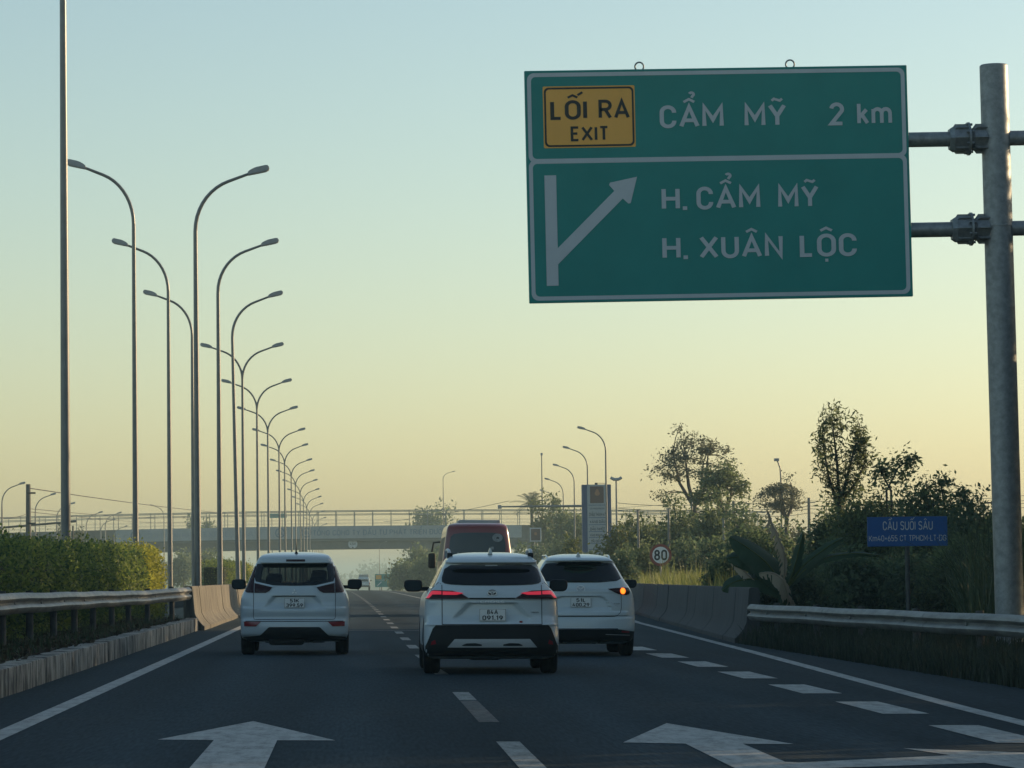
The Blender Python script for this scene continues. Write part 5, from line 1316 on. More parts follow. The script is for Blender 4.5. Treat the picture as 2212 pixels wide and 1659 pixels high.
# ------------------------------------------------------------------ SUV with amber indicator
def suv():
    t = thing('white_suv', 'white SUV with its amber right indicator lit, half behind the nearest car', 'car')
    K = [(0.20, .74, .30, 4.2, .28), (0.27, .85, .10, 4.38, .32), (0.40, .888, .015, 4.46, .36), (0.45, .892, 0.0, 4.48, .36), (0.60, .896, 0.012, 4.5, .36), (0.64, .897, .035, 4.5, .36), (0.70, .898, .05, 4.46, .35), (0.80, .894, .055, 4.38, .34),
         (0.91, .883, .07, 4.2, .33), (1.0, .862, .08, 3.9, .32), (1.08, .828, .10, 3.5, .31), (1.13, .80, .13, 3.25, .30), (1.19, .755, .165, 3.05, .27), (1.30, .69, .25, 2.8, .24), (1.44, .612, .35, 2.5, .20), (1.50, .578, .385, 2.36, .18),
         (1.54, .55, .37, 2.26, .16), (1.58, .51, .44, 2.15, .16), (1.61, .455, .66, 2.0, .18), (1.64, .34, 1.0, 1.85, .2), (1.655, .2, 1.3, 1.75, .12)]
    def disp(x, z):
        ax = abs(x)
        edge = .965 - max(0, ax - .31) * .35 - .25 * sstep(.36, .60, ax)
        d = .030 * sstep(edge + .01, edge - .012, z) * sstep(.72, .80, z) * sstep(.66, .58, ax)
        d -= .028 * sstep(.735, .705, z) * sstep(.64, .67, z) * sstep(.80, .74, ax)
        d -= .008 * sstep(1.09, 1.08, z) * sstep(1.0, 1.05, z)
        return d
    B = Body(K, disp, nz=150)
    body_object(t, B, (0.88, 3.58), 0.36, M['paintwhite'], extra=[.645, .70, .715, .73, 1.08, 1.09])
    for x, s in ((-.785, -1), (.785, 1)):
        wheel(t, x, .88, .365, .225, s); wheel(t, x, 3.58, .365, .225, s)
    rear_patch(B, 'rear_window', [(-.54, 1.495), (-.3, 1.522), (.3, 1.522), (.54, 1.495), (.61, 1.40), (.672, 1.252), (.60, 1.215), (.3, 1.19), (-.3, 1.19), (-.60, 1.215), (-.672, 1.252), (-.61, 1.40)], M['glass'], t, .008, .03, 0, rows=12, flat=True)
    rear_patch(B, 'spoiler', [(-.54, 1.535), (-.50, 1.575), (0, 1.59), (.50, 1.575), (.54, 1.535), (0, 1.545)], M['paintwhite'], t, .05, .09, 0, flat=True)
    for s in (-1, 1):
        lm = rear_patch(B, 'tail_lamp', [(.44*s, 1.088), (.60*s, 1.102), (.79*s, 1.108), (.812*s, 1.05), (.80*s, 1.0), (.74*s, .986), (.62*s, 1.0), (.55*s, 1.03)], M['lampdark'], t, .014, .04, 0, dx=.012)
        n = 20; zc, xc = 1.052, .69
        for nm, rr, mm, of in (('lamp_ring', .058, 'lampred' if s < 0 else 'amberrim', .017), ('indicator' if s > 0 else 'lamp_core', .047, 'lampdark' if s < 0 else 'amber', .020)):
            rear_patch(B, nm, [(s*(xc + rr*.85*math.cos(2*math.pi*k/n)), zc + rr*math.sin(2*math.pi*k/n)) for k in range(n)], M[mm], lm, of, .01, 0, dx=.012, rows=6)
        rear_strip(B, 'panel_gap', [(.66*s, .985), (.66*s, .78), (.645*s, .71), (.60*s, .66), (.54*s, .642)], .008, M['gap'], t, .003)
        rear_patch(B, 'reflector', [(.66*s, .385), (.66*s, .415), (.79*s, .405), (.79*s, .375)], M['lampred'], t, .02, .02)
        side_patch(B, 'side_window', [(.65, 1.22), (.95, 1.40), (2.2, 1.47), (2.95, 1.16), (.8, 1.16)], M['glass'], t, s)
        side_patch(B, 'sill_cladding', [(.45, .25), (.45, .40), (4.2, .40), (4.2, .25)], M['plastic'], t, s)
        door_mirror(t, s, .985, 2.4, 1.165, .21, .14)
    rear_strip(B, 'panel_gap', [(-.54, .642), (.54, .642)], .012, M['gap'], t, .004)
    rear_strip(B, 'crease_line', [(-.45, 1.085), (-.08, 1.083)], .004, M['silver'], t, .003)
    rear_strip(B, 'crease_line', [(.08, 1.083), (.45, 1.085)], .004, M['silver'], t, .003)
    rear_strip(B, 'recess_edge', [(-.60, .80), (-.40, .93), (-.31, .965), (0, .972), (.31, .965), (.40, .93), (.60, .80)], .009, M['silver'], t, .002, flat=False)
    rear_patch(B, 'bumper_cladding', [(-.855, .235), (-.886, .33), (-.880, .40), (-.60, .437), (.60, .437), (.880, .40), (.886, .33), (.855, .235)], M['plastic'], t, .010, .05, 0, rows=10)
    rear_strip(B, 'chrome_strip', [(-.60, .447), (.60, .447)], .014, M['chrome'], t, .014)
    rear_strip(B, 'bumper_rib', [(.40, .355), (.80, .34)], .008, M['silver'], t, .014)
    number_plate(t, -.165, .175, .790, .950, min(B.y(.16*i, z) for i in (-1, 0, 1) for z in (.79, .87, .95)) - .004, ('51L', .28, .72), ('400.29', .10, .90))
    ye = B.y(0, 1.09) - .012
    rear_patch(B, 'emblem_back', [(.005 + .062*math.cos(2*math.pi*k/20), 1.088 + .047*math.sin(2*math.pi*k/20)) for k in range(20)], M['silver'], t, .004, .01, 0, dx=.012, rows=6)
    e = torus_pts(0, 0, .070, .054, 0, .009).build('emblem', M['emb'], t); e.location = (.005, ye, 1.088)
    wg = [(-.060, .020), (-.028, .022), (0, .000), (.028, .022), (.060, .020), (.040, .008), (.018, -.002), (0, -.014), (-.018, -.002), (-.040, .008)]
    MB().prism(wg, -.008, 0).build('emblem_wing', M['emb'], e)
    lettering('AWD', .54, B.y(.58, .825) - .006, .838, .09, .018, M['gap'], t, bold=.01)
    lettering('SKYACTIV', .545, B.y(.58, .81) - .006, .814, .085, .011, M['silver'], t)
    fin = MB(); fin.prism([(-.035, 1.615), (0, 1.68), (.035, 1.615), (0, 1.585)], .62, .74); fin.build('shark_fin', M['silver'], t, smooth=30)
    for s in (-1, 1):
        mb = MB(); mb.tube([(s*.50, .62, 1.565), (s*.505, .72, 1.600), (s*.51, 1.0, 1.625), (s*.51, 1.9, 1.63), (s*.51, 2.1, 1.56)], .016, 8); mb.build('roof_rail', M['paintwhite'], t, smooth=50)
    ub = MB(); ub.bbox(-.50, .50, .55, 3.6, .22, .36, .03); ub.bbox(-.28, .30, .25, .62, .20, .32, .05); ub.tube([(.30, .2, .25), (.30, .8, .25)], .035, 8); ub.tube([(-.30, .2, .25), (-.30, .8, .25)], .035, 8); ub.build('underbody', M['plastic'], t)
    return t
c3 = suv(); place_car(c3, 1253.5, 57.0)

# ------------------------------------------------------------------ red coach
def coach():
    t = thing('red_minibus', 'dark red minibus with a wide dark rear window ahead of the white cars', 'bus')
    kb = 118 / FPX
    K = [(0.35, 1.10, .12, 7.8, .2), (0.5, 1.19, .03, 8.0, .25), (0.9, 1.20, 0.0, 8.05, .28), (1.5, 1.195, .02, 8.0, .28), (1.9, 1.16, .05, 7.8, .28), (2.35, 1.10, .11, 7.5, .26), (2.70, 1.05, .16, 7.3, .24), (2.95, 1.0, .22, 7.15, .22), (3.06, .93, .40, 7.0, .25), (3.11, .75, .65, 6.8, .3)]
    B = Body(K, nz=50, bow=.06)
    body_object(t, B, (2.0, 6.0), .42, M['busred'])
    for x, s in ((-1.05, -1), (1.05, 1)):
        wheel(t, x, 2.0, .43, .28, s); wheel(t, x, 6.0, .43, .26, s)
    rw = [(-.92, 1.98), (-.95, 2.36), (-.88, 2.72), (-.5, 2.78), (.5, 2.78), (.86, 2.72), (.94, 2.36), (.90, 1.98), (.5, 1.78), (-.5, 1.78)]
    rw = rear_patch(B, 'rear_window', rw, M['busglass'], t, .012, .04, 1, rows=10)
    n = 22
    rear_patch(B, 'window_sticker', [(.66 + .175*math.cos(2*math.pi*k/n), 2.61 + .14*math.sin(2*math.pi*k/n)) for k in range(n)], M['sticker'], rw, .016, .01, 0, dx=.03, rows=6)
    rear_patch(B, 'sticker_mark', [(.61, 2.58), (.64, 2.64), (.70, 2.64), (.72, 2.57)], M['glass'], rw, .020, .01, 0)
    rear_patch(B, 'paper_note', [(.44, 2.22), (.44, 2.31), (.53, 2.31), (.53, 2.22)], M['sticker'], rw, .016, .01, 0)
    rear_patch(B, 'paper_note', [(.20, 2.05), (.20, 2.13), (.56, 2.13), (.56, 2.05)], M['lf_sticker'], rw, .016, .01, 0)
    rear_patch(B, 'paper_note', [(-.12, 2.04), (-.12, 2.13), (-.05, 2.13), (-.05, 2.04)], M['sticker'], rw, .016, .01, 0)
    rear_patch(B, 'paper_note', [(-.68, 2.04), (-.68, 2.12), (-.63, 2.12), (-.63, 2.04)], M['sticker'], rw, .016, .01, 0)
    for s in (-1, 1):
        rear_patch(B, 'tail_lamp', [(.98*s, .85), (.98*s, 1.25), (1.12*s, 1.25), (1.12*s, .85)], M['lampred'], t, .02, .04)
        side_patch(B, 'side_window', [(.7, 1.85), (.75, 2.65), (6.3, 2.65), (6.6, 1.85)], M['lampdark2'], t, s)
    MB().bbox(-.62, .80, 1.2, 3.2, 3.05, 3.22, .05).build('roof_unit', M['acwhite'], t, smooth=40)
    for s in (-1, 1):
        mb = MB(); mb.tube([(s*1.05, 7.5, 2.55), (s*1.30, 7.7, 2.52), (s*1.36, 7.75, 2.2)], .035, 8); a = mb.build('mirror_arm', M['plastic'], t, smooth=50)
        MB().bbox(s*1.36 - .13, s*1.36 + .13, 7.62, 7.80, 1.62, 2.15, .06).build('door_mirror', M['plastic'], t, smooth=40)
    MB().bbox(-.9, .9, .3, 7, .35, .6, .04).build('underbody', M['plastic'], t)
    return t
M['lampdark2'] = mat('bus_side_glass', (0.02, 0.025, 0.028), 0.5, spec=0.2)
M['sticker'] = mat('paper_sticker', (0.26, 0.29, 0.30), 0.7, 0, 0.4, 14)
M['lf_sticker'] = mat('green_note', (0.10, 0.20, 0.17), 0.6)
c4 = coach(); place_car(c4, 1032, 118)

# ------------------------------------------------------------------ pickup in the distance
def pickup():
    t = thing('pickup_truck', 'small pale pickup with a canopy far down the open lane', 'pickup')
    K = [(0.42, .74, .15, 4.9, .15), (0.5, .84, .02, 5.0, .15), (0.75, .86, 0, 5.0, .14), (1.05, .86, .02, 4.9, .14), (1.12, .84, .10, 3.9, .14), (1.3, .80, .14, 3.6, .14), (1.62, .70, .2, 3.2, .13), (1.76, .66, .24, 2.9, .13), (1.82, .58, .4, 2.6, .15)]
    B = Body(K, nz=30, bow=.03)
    body_object(t, B, (1.2, 4.0), .38, M['paintwhite'])
    for x, s in ((-.75, -1), (.75, 1)):
        wheel(t, x, 1.2, .39, .25, s); wheel(t, x, 4.0, .39, .25, s)
    rear_patch(B, 'rear_window', [(-.62, 1.18), (-.55, 1.48), (.55, 1.48), (.62, 1.18)], M['glass'], t, .01, .03)
    MB().bbox(-.66, .66, .35, 2.0, 1.79, 2.12, .04).build('roof_box', M['acwhite'], t)
    rear_patch(B, 'bumper', [(-.80, .46), (-.80, .66), (.80, .66), (.80, .46)], M['plastic'], t, .05, .05)
    for s in (-1, 1):
        rear_patch(B, 'tail_lamp', [(.72*s, .78), (.72*s, 1.05), (.83*s, 1.05), (.83*s, .78)], M['lampred'], t, .02, .03)
        door_mirror(t, s, .98, 3.2, 1.3, .2, .2)
    rear_strip(B, 'panel_gap', [(-.70, 1.085), (.70, 1.085)], .03, M['gap'], t, .01)
    MB().bbox(-.2, .2, -.02, .01, .80, .92, .005).build('number_plate', M['plate'], t)
    return t
c5 = pickup(); place_car(c5, 786, 480)
# ================================================================== VEGETATION
def plant(name, label, cat, x, y, group=None, dz=0.0):
    return thing(name, label, cat, (x, y, gz(x, y) + dz), 0, group)
def branch(mb, p, d, L, r, depth, rs, tips, spread=0.55, up=0.12, min_r=0.01, kids=(2, 3)):
    """recursive limb; collects twig ends"""
    pts, rad = [p], [r]; n = 4
    for k in range(n):
        d = (d + Vector((rs.uniform(-1, 1), rs.uniform(-1, 1), rs.uniform(-1, 1))) * 0.16 + Vector((0, 0, up * 0.25))).normalized()
        p = p + d * (L / n); pts.append(p); rad.append(max(min_r, r * (1 - 0.32 * (k + 1) / n)))
        if depth <= 2: tips.append((p.copy(), depth))
    mb.tube(pts, rad, 6 if r > 0.04 else 4, cap=False)
    if depth == 0: return
    for k in range(rs.randint(*kids)):
        a = Vector((rs.uniform(-1, 1), rs.uniform(-1, 1), rs.uniform(-0.35, 0.8))).normalized()
        nd = (d * (1 - spread) + a * spread * 1.25 + Vector((0, 0, up))).normalized()
        q = pts[rs.randint(2, n)]
        branch(mb, q, nd, L * rs.uniform(0.62, 0.85), rad[-1] * rs.uniform(0.6, 0.8), depth - 1, rs, tips, spread, up, min_r, kids)
    return
def leafy(name, label, cat, x, y, h, r, m, n_leaf=6000, leaf=0.14, trunk_h=None, group=None, ry=None, n_clump=60, cr=0.3, base=0.0, aspect=0.45, up=0.0, shell=0.35, dz=0.0, core=True):
    """shrub or broad tree: limbs plus a crown of clumped leaves reaching height h"""
    t = plant(name, label, cat, x, y, group, dz)
    th = trunk_h if trunk_h is not None else 0.15 * h
    rz = (h - base - th * 0.4) / 2; cz = h - rz
    rs = random.Random(int(x * 31 + y * 7)); ns = np.random.RandomState(abs(int(x * 131 + y * 17)) % 99999)
    pts, cl = clumps(n_clump, n_leaf, (r * 0.86, (ry or r) * 0.86, rz * 0.88), cr * min(r, rz), shell, ns)
    pts[:, 2] = np.maximum(pts[:, 2] + cz, 0.05 + 0.2 * ns.rand(len(pts)))
    mb = MB(); rt = max(0.03, 0.022 * h)
    mb.tube([(0, 0, -0.1), (0.03 * h, 0, cz * 0.5), (0.01, 0, cz)], [rt, rt * 0.8, rt * 0.4], 8, cap=False)
    for c in cl[::max(1, len(cl) // 22)]:
        s = Vector((0.02 * h, 0, cz * rs.uniform(0.35, 0.8))); e = Vector((c[0], c[1], c[2] + cz)); md = s.lerp(e, 0.5) + Vector((rs.uniform(-.1, .1) * r, rs.uniform(-.1, .1) * r, 0.08 * h))
        mb.tube([s, md, e], [rt * 0.45, rt * 0.3, rt * 0.12], 5, cap=False)
    mb.build('trunk', M['bark'], t, smooth=60)
    leaf_cloud('crown', pts, leaf, M[m], t, aspect, up, ns)
    return t
GB = 'roadside bushes on the right'
def V_(name, label, cat, xd, y_top, Y, wpx, m, **k):
    """place a plant by the column, top row and width it has at distance Y"""
    a = at(xd, y_top, Y); g = gz(a.x, Y); kk = Y / FPX
    return leafy(name, label, cat, a.x, Y, a.z - g, wpx * kk / 2, m, **k)
# --- clipped hedges in the median
def hedge(label, x0, y0, y1, w, h, n, m='lf_hedge'):
    t = plant('hedge', label, 'hedge', x0, y0, 'clipped median hedges')
    ns = np.random.RandomState(int(y0)); L = y1 - y0
    u = ns.rand(n, 3); q = ns.rand(n)
    P_ = np.empty((n, 3))
    # bulging rounded section, a shade uneven along its length
    bump = lambda y, z: 0.10 * np.sin(y * 2.1 + 1) + 0.09 * np.sin(y * 4.7 + z * 2) + 0.05 * np.sin(y * 9.3 + z * 5)
    yy = u[:, 0] * L
    zt = h * ((0.90 + 0.12 * yy / L) if L > 40 else 1.0) + 0.07 * np.sin(yy * 1.3) + 0.06 * np.sin(yy * 3.7 + 1) + 0.05 * np.sin(yy * 7.9)
    face = q < 0.52; top = (q >= 0.52) & (q < 0.74); endc = (q >= 0.74) & (q < 0.80); back = q >= 0.80
    zz = 0.05 + (zt - 0.05) * u[:, 1]
    P_[:, 0] = np.where(face, w/2 + bump(yy, zz) - 0.10 * (zz > 0.8 * zt), np.where(back, -w/2 - bump(yy, zz), (u[:, 2] - 0.5) * w))
    P_[:, 1] = np.where(endc, np.where(ns.rand(n) < .6, L + 0.1 * np.sin(zz * 6), -0.02), yy); P_[:, 2] = np.where(top, zt, zz)
    P_ += ns.normal(size=(n, 3)) * np.array([.075, .06, .06])
    sh = ns.rand(n) < 0.035; P_[sh, 2] += (P_[sh, 2] > 0.85 * h) * 0.28 * ns.rand(sh.sum())
    sel = P_[:, 2] > 0.0; P_ = P_[sel]
    leaf_cloud('leaves', P_, 0.068, M[m], t, 0.6, 0.0, ns)
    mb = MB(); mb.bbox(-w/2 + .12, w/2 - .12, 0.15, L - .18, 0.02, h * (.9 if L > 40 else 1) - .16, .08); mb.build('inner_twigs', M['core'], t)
    mb = MB()
    for k in range(int(L / 0.9)): 
        xx = ns.uniform(-w/4, w/4); mb.tube([(xx, .4 + .9*k, -.1), (xx + .05, .45 + .9*k, .8)], .025, 5)
    mb.build('stems', M['bark'], t)
    return t
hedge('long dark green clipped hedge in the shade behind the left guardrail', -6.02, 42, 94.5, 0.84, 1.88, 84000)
hedge('sunlit golden clipped hedge continuing the dark one beside the lamp posts', -6.02, 94.6, 102.5, 0.86, 1.95, 16000, 'lf_hedge_lit')  # sunlit end of the same hedge, its light painted by leaf colour
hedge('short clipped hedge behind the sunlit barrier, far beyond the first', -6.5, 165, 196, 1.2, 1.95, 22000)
hedge('far golden hedge piece just left of the white people carrier', -6.5, 196.1, 206, 1.2, 1.95, 8000, 'lf_hedge_lit')  # sunlit hedge end, its light painted by leaf colour

# --- leaf litter and weeds on the island, grass on the right verge (nobody could count these)
n = 9000; pp = np.column_stack([-3.95 - 1.6 * NR.rand(n) ** 1.3, 26 + 60 * NR.rand(n), np.zeros(n)])
pp[:, 2] = [gz(a, b) + 0.245 + 0.03 * NR.rand() for a, b in pp[:, :2]]
o = leaf_cloud('leaf_litter', pp, 0.09, M['litter'], None, 0.6, 0.75, kind='stuff'); tag(o, 'dry leaf litter covering the island behind the kerb', 'leaf litter')
def grass(name, label, m, pts, h, w, rs=NR, lean=0.35, cat='grass', heads=None):
    n = len(pts); a = rs.rand(n) * 2 * math.pi; hh = h * (0.55 + 0.9 * rs.rand(n)); ln = lean * hh * rs.normal(size=n)
    dx, dy = np.cos(a), np.sin(a); v = np.empty((n, 5, 3)); c = np.asarray(pts)
    wd = w * (0.7 + 0.6 * rs.rand(n)); b = rs.rand(n) * 6.28
    ex, ey = np.cos(b) * wd, np.sin(b) * wd
    for k, (f, q) in enumerate(((0, 1), (0, -1), (.55, -.8), (.55, .8))):
        v[:, k, 0] = c[:, 0] + q * ex + dx * ln * f * f; v[:, k, 1] = c[:, 1] + q * ey + dy * ln * f * f; v[:, k, 2] = c[:, 2] + hh * f
    v[:, 4, 0] = c[:, 0] + dx * ln; v[:, 4, 1] = c[:, 1] + dy * ln; v[:, 4, 2] = c[:, 2] + hh * (1 - 0.25 * np.abs(ln / hh))
    me = bpy.data.meshes.new(name); me.vertices.add(n * 5); me.vertices.foreach_set('co', v.reshape(-1).astype(np.float32))
    idx = np.arange(n, dtype=np.int32)[:, None] * 5
    lp = np.concatenate([idx + np.array([0, 1, 2, 3]), idx + np.array([3, 2, 4])], axis=1).astype(np.int32)
    me.loops.add(n * 7); me.loops.foreach_set('vertex_index', lp.reshape(-1))
    ls = (np.arange(n, dtype=np.int32)[:, None] * 7 + np.array([0, 4], dtype=np.int32)).reshape(-1)
    me.polygons.add(n * 2); me.polygons.foreach_set('loop_start', ls.astype(np.int32)); me.update(calc_edges=True); me.validate()
    me.materials.append(M[m]); o = bpy.data.objects.new(name, me); COL.objects.link(o)
    return tag(o, label, cat, None, 'stuff')
def scatter(n, fx, y0, y1, dz=-0.03, rs=NR):
    y = y0 + (y1 - y0) * rs.rand(n); x = np.array([fx(b, rs.rand()) for b in y])
    return np.column_stack([x, y, [gz(a, b) + dz for a, b in zip(x, y)]])
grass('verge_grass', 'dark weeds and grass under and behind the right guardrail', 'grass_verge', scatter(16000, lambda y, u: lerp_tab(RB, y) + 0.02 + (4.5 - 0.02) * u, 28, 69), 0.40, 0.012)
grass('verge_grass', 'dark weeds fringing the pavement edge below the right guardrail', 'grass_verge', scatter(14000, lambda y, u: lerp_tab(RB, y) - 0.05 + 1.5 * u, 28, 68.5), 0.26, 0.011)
grass('tall_grass', 'sunlit yellow reeds behind the concrete parapet under the speed sign', 'grass_dry', scatter(5200, lambda y, u: (9.95 + (y - 113) * 0.048) + 2.3 * u, 104, 146), 1.2, 0.026, lean=0.3)
grass('tall_grass', 'tallest seed stalks rising in front of the speed sign', 'grass_dry', scatter(110, lambda y, u: (9.95 + (y - 113) * 0.048) + 2.2 * u, 112, 140), 1.75, 0.020, lean=0.25)
grass('tall_grass', 'sparse dry reeds behind the near end of the concrete parapet', 'grass_dry', scatter(900, lambda y, u: 9.3 + 1.2 * u + (y - 90) * 0.04, 90, 104), 1.25, 0.016, lean=0.3)
grass('tall_grass', 'dark tall reeds and creepers around the foot of the big sign post', 'grass_dk', scatter(3600, lambda y, u: 0.1725 * y + 0.05 + 2.6 * u, 57, 84), 1.9, 0.016, lean=0.45)
grass('verge_grass', 'rough grass on the far verge beyond the exit ramp', 'grass_dk', scatter(5000, lambda y, u: lerp_tab(RB, y) + 0.5 + 9 * u, 146, 240), 0.7, 0.03)
grass('weeds', 'thin weeds growing on the kerbed island under the left guardrail', 'grass_dk', scatter(2500, lambda y, u: -4.1 - 1.6 * u, 30, 86, 0.24), 0.16, 0.006)

# --- bushes right behind the near guardrail
for i, (xd, yt, Y, wp, m, lab, nl) in enumerate([
    (1650, 1240, 80, 110, 'lf_dark', 'low dark bush at the near end of the concrete parapet', 4500),
    (1700, 1225, 76, 190, 'lf_dark', 'dark low bush under the banana leaves', 6000),
    (1830, 1190, 78, 220, 'lf_dark', 'dark tangled bush right of the banana plant', 7500),
    (1960, 1196, 80, 210, 'lf_dark', 'dark creeper mound behind the post of the blue sign', 7500),
    (2075, 1160, 78, 170, 'lf_mid', 'weedy bush between the blue sign and the big post', 6500),
    (2180, 1120, 74, 150, 'lf_mid', 'leafy shrub behind the foot of the big sign post', 6000),
    (1575, 1200, 98, 110, 'lf_dark', 'dark shrub left of the banana plant behind the parapet', 6000),
    (1650, 1136, 104, 180, 'lf_dark', 'tall dark bush behind the banana plant', 9000),
    (1805, 1080, 98, 130, 'lf_dark', 'tall dark bush at the foot of the slender young tree', 9000),
    (1880, 1046, 94, 210, 'lf_mid', 'tall leafy bush right of the slender young tree', 10000),
    (2000, 1040, 92, 200, 'lf_mid', 'broad tall bush above the blue name sign', 10000),
    (2105, 1072, 90, 170, 'lf_dark', 'tall dark bush sloping down towards the big post', 8000),
    (2200, 1100, 96, 140, 'lf_dark', 'dark bush behind the big sign post', 6000)]):
    V_('bush', lab, 'bush', xd, yt, Y, wp, m, n_leaf=int(nl * 1.7), leaf=0.115, group=GB, n_clump=90, cr=0.24, shell=0.2)
# sprays rising above the bush line
def spray(label, xd, yt, xb, yb, Y, m='lf_mid', n=500, w=0.25):
    n = int(n * .6); w *= 1.25
    a, b = at(xd, yt, Y), at(xb, yb, Y); t = plant('wild_sapling', label, 'sapling', b.x, Y, 'saplings above the bush line')
    o0 = Vector((b.x, Y, gz(b.x, Y))); top = a - o0; bot = b - o0
    mid = bot.lerp(top, 0.6) + Vector((-0.12, 0, 0.1))
    MB().tube([(0, 0, 0), bot, mid, top], [.04, .03, .02, .008], 6, cap=False).build('stem', M['bark'], t, smooth=60)
    ns = np.random.RandomState(int(xd)); f = 0.25 + 0.75 * ns.rand(n)
    pts = np.array([(bot.lerp(mid, q / .6) if q < .6 else mid.lerp(top, (q - .6) / .4))[:] for q in f]); ln = ns.normal(size=(n, 3)) * w * (1.15 - f)[:, None]
    leaf_cloud('crown', pts + ln, 0.125, M[m], t, 0.4, -0.4, ns)
spray('drooping sapling poking highest from the bush line', 1975, 988, 1915, 1060, 94, n=900, w=.3)
spray('leafy shoot leaning left beside the slender young tree', 1905, 1008, 1925, 1060, 93, n=500)
spray('leafy shoot above the right part of the blue sign bushes', 2045, 1036, 2040, 1090, 92, n=500, w=.28)
spray('spindly shoot at the right end of the bush line', 2085, 1062, 2095, 1110, 90, n=300, w=.2)

# --- banana plant
def banana():
    b = at(1690, 1290, 75); t = plant('banana_plant', 'banana plant with dark arching leaves and torn dry leaves by the guardrail', 'banana plant', b.x, 75)
    o0 = Vector((b.x, 75, gz(b.x, 75)))
    L_ = lambda xd, yd, dy=0.0: at(xd, yd, 75 + dy) - o0
    st = MB(); c = L_(1690, 1262); st.tube([(0, 0, -.1), (c.x * .5, 0, c.z * .5), (c.x, 0, c.z)], [.13, .12, .08], 12); st.build('stem', M['lf_banana'], t, smooth=60)
    def leaf(pts, w, m, tear=0.0, nm='leaf_blade', droop=0.25, seed=1, side=(0, 0)):
        rs = random.Random(seed); P_ = [L_(*p) for p in pts]
        # smooth midrib
        Q = []
        for i in range(len(P_) - 1):
            p0, p1, p2, p3 = P_[max(0, i-1)], P_[i], P_[i+1], P_[min(len(P_)-1, i+2)]
            for k in range(10):
                f = k / 10; Q.append(0.5 * ((2*p1) + (p2-p0)*f + (2*p0-5*p1+4*p2-p3)*f*f + (3*p1-p0-3*p2+p3)*f**3))
        Q.append(P_[-1]); n = len(Q); mb = MB()
        for sgn in (1, -1):
            vs, fs = [], []
            for i in range(n):
                f = i / (n - 1); tt = (Q[min(n-1, i+1)] - Q[max(0, i-1)]).normalized()
                up = Vector((0, -0.75, 0.65)); sd = tt.cross(up).normalized() * sgn
                ww = w * (math.sin(math.pi * min(1, f * 0.92 + 0.06)) ** 0.55) * (1 - 0.25 * f) * (1 + (side[0] if sgn > 0 else side[1]))
                for k in range(4):
                    g = k / 3; vs.append(Q[i] + sd * ww * g - tt * (0.16 * ww * g) + Vector((0, 0.05 * g, -droop * ww * g * g)) + Vector((rs.uniform(-1, 1), rs.uniform(-1, 1), rs.uniform(-1, 1))) * 0.012 * g)
            for i in range(n - 1):
                k1 = rs.choice((1, 2)) if rs.random() < tear else 3
                for k in range(k1):
                    q = (4*i+k, 4*i+4+k, 4*i+5+k, 4*i+k+1); fs.append(q)
            mb.add(vs, fs)
        o = mb.build(nm, M[m], t, smooth=60)
        MB().tube(Q, [.018 * (1 - .8 * i / (n-1)) + .003 for i in range(n)], 6).build('midrib', M['lf_light' if m == 'lf_banana' else 'lf_dry'], o, smooth=60)
        return o
    leaf([(1690, 1262), (1655, 1215), (1610, 1180), (1576, 1160)], .34, 'lf_banana', .0, seed=2, side=(.1, .15))
    leaf([(1690, 1264), (1650, 1222), (1605, 1204), (1568, 1206)], .30, 'lf_banana', .02, seed=3, side=(.2, .0))
    leaf([(1692, 1262, -.2), (1694, 1200, -.35), (1682, 1165, -.35), (1664, 1122, -.3), (1657, 1100, -.3)], .13, 'lf_dry', .42, seed=14, droop=.9, side=(-.3, .1)); 
    leaf([(1700, 1266), (1738, 1220), (1790, 1180), (1822, 1162)], .17, 'lf_banana', .05, seed=5)
    leaf([(1702, 1268), (1760, 1215), (1835, 1196), (1900, 1200)], .11, 'lf_banana', .06, seed=6)
    leaf([(1705, 1300, -.3), (1692, 1256, -.5), (1668, 1238, -.5), (1640, 1238, -.5)], .17, 'lf_dry', .18, seed=7, droop=.9)
    leaf([(1690, 1275), (1655, 1240), (1622, 1222), (1578, 1212)], .22, 'lf_banana', .1, seed=8)
    leaf([(1640, 1262), (1622, 1248), (1600, 1228), (1580, 1214)], .12, 'lf_dry', .2, seed=9, droop=.8)
    leaf([(1700, 1270), (1716, 1225), (1728, 1180), (1735, 1150)], .13, 'lf_banana', .1, seed=10)
    leaf([(1700, 1285), (1712, 1300), (1716, 1316), (1712, 1325)], .09, 'lf_dry', .1, seed=11, droop=.9)
    leaf([(1690, 1280), (1640, 1252), (1590, 1256), (1560, 1276)], .28, 'lf_banana', .05, seed=12)
    return t
banana()
MB2 = None
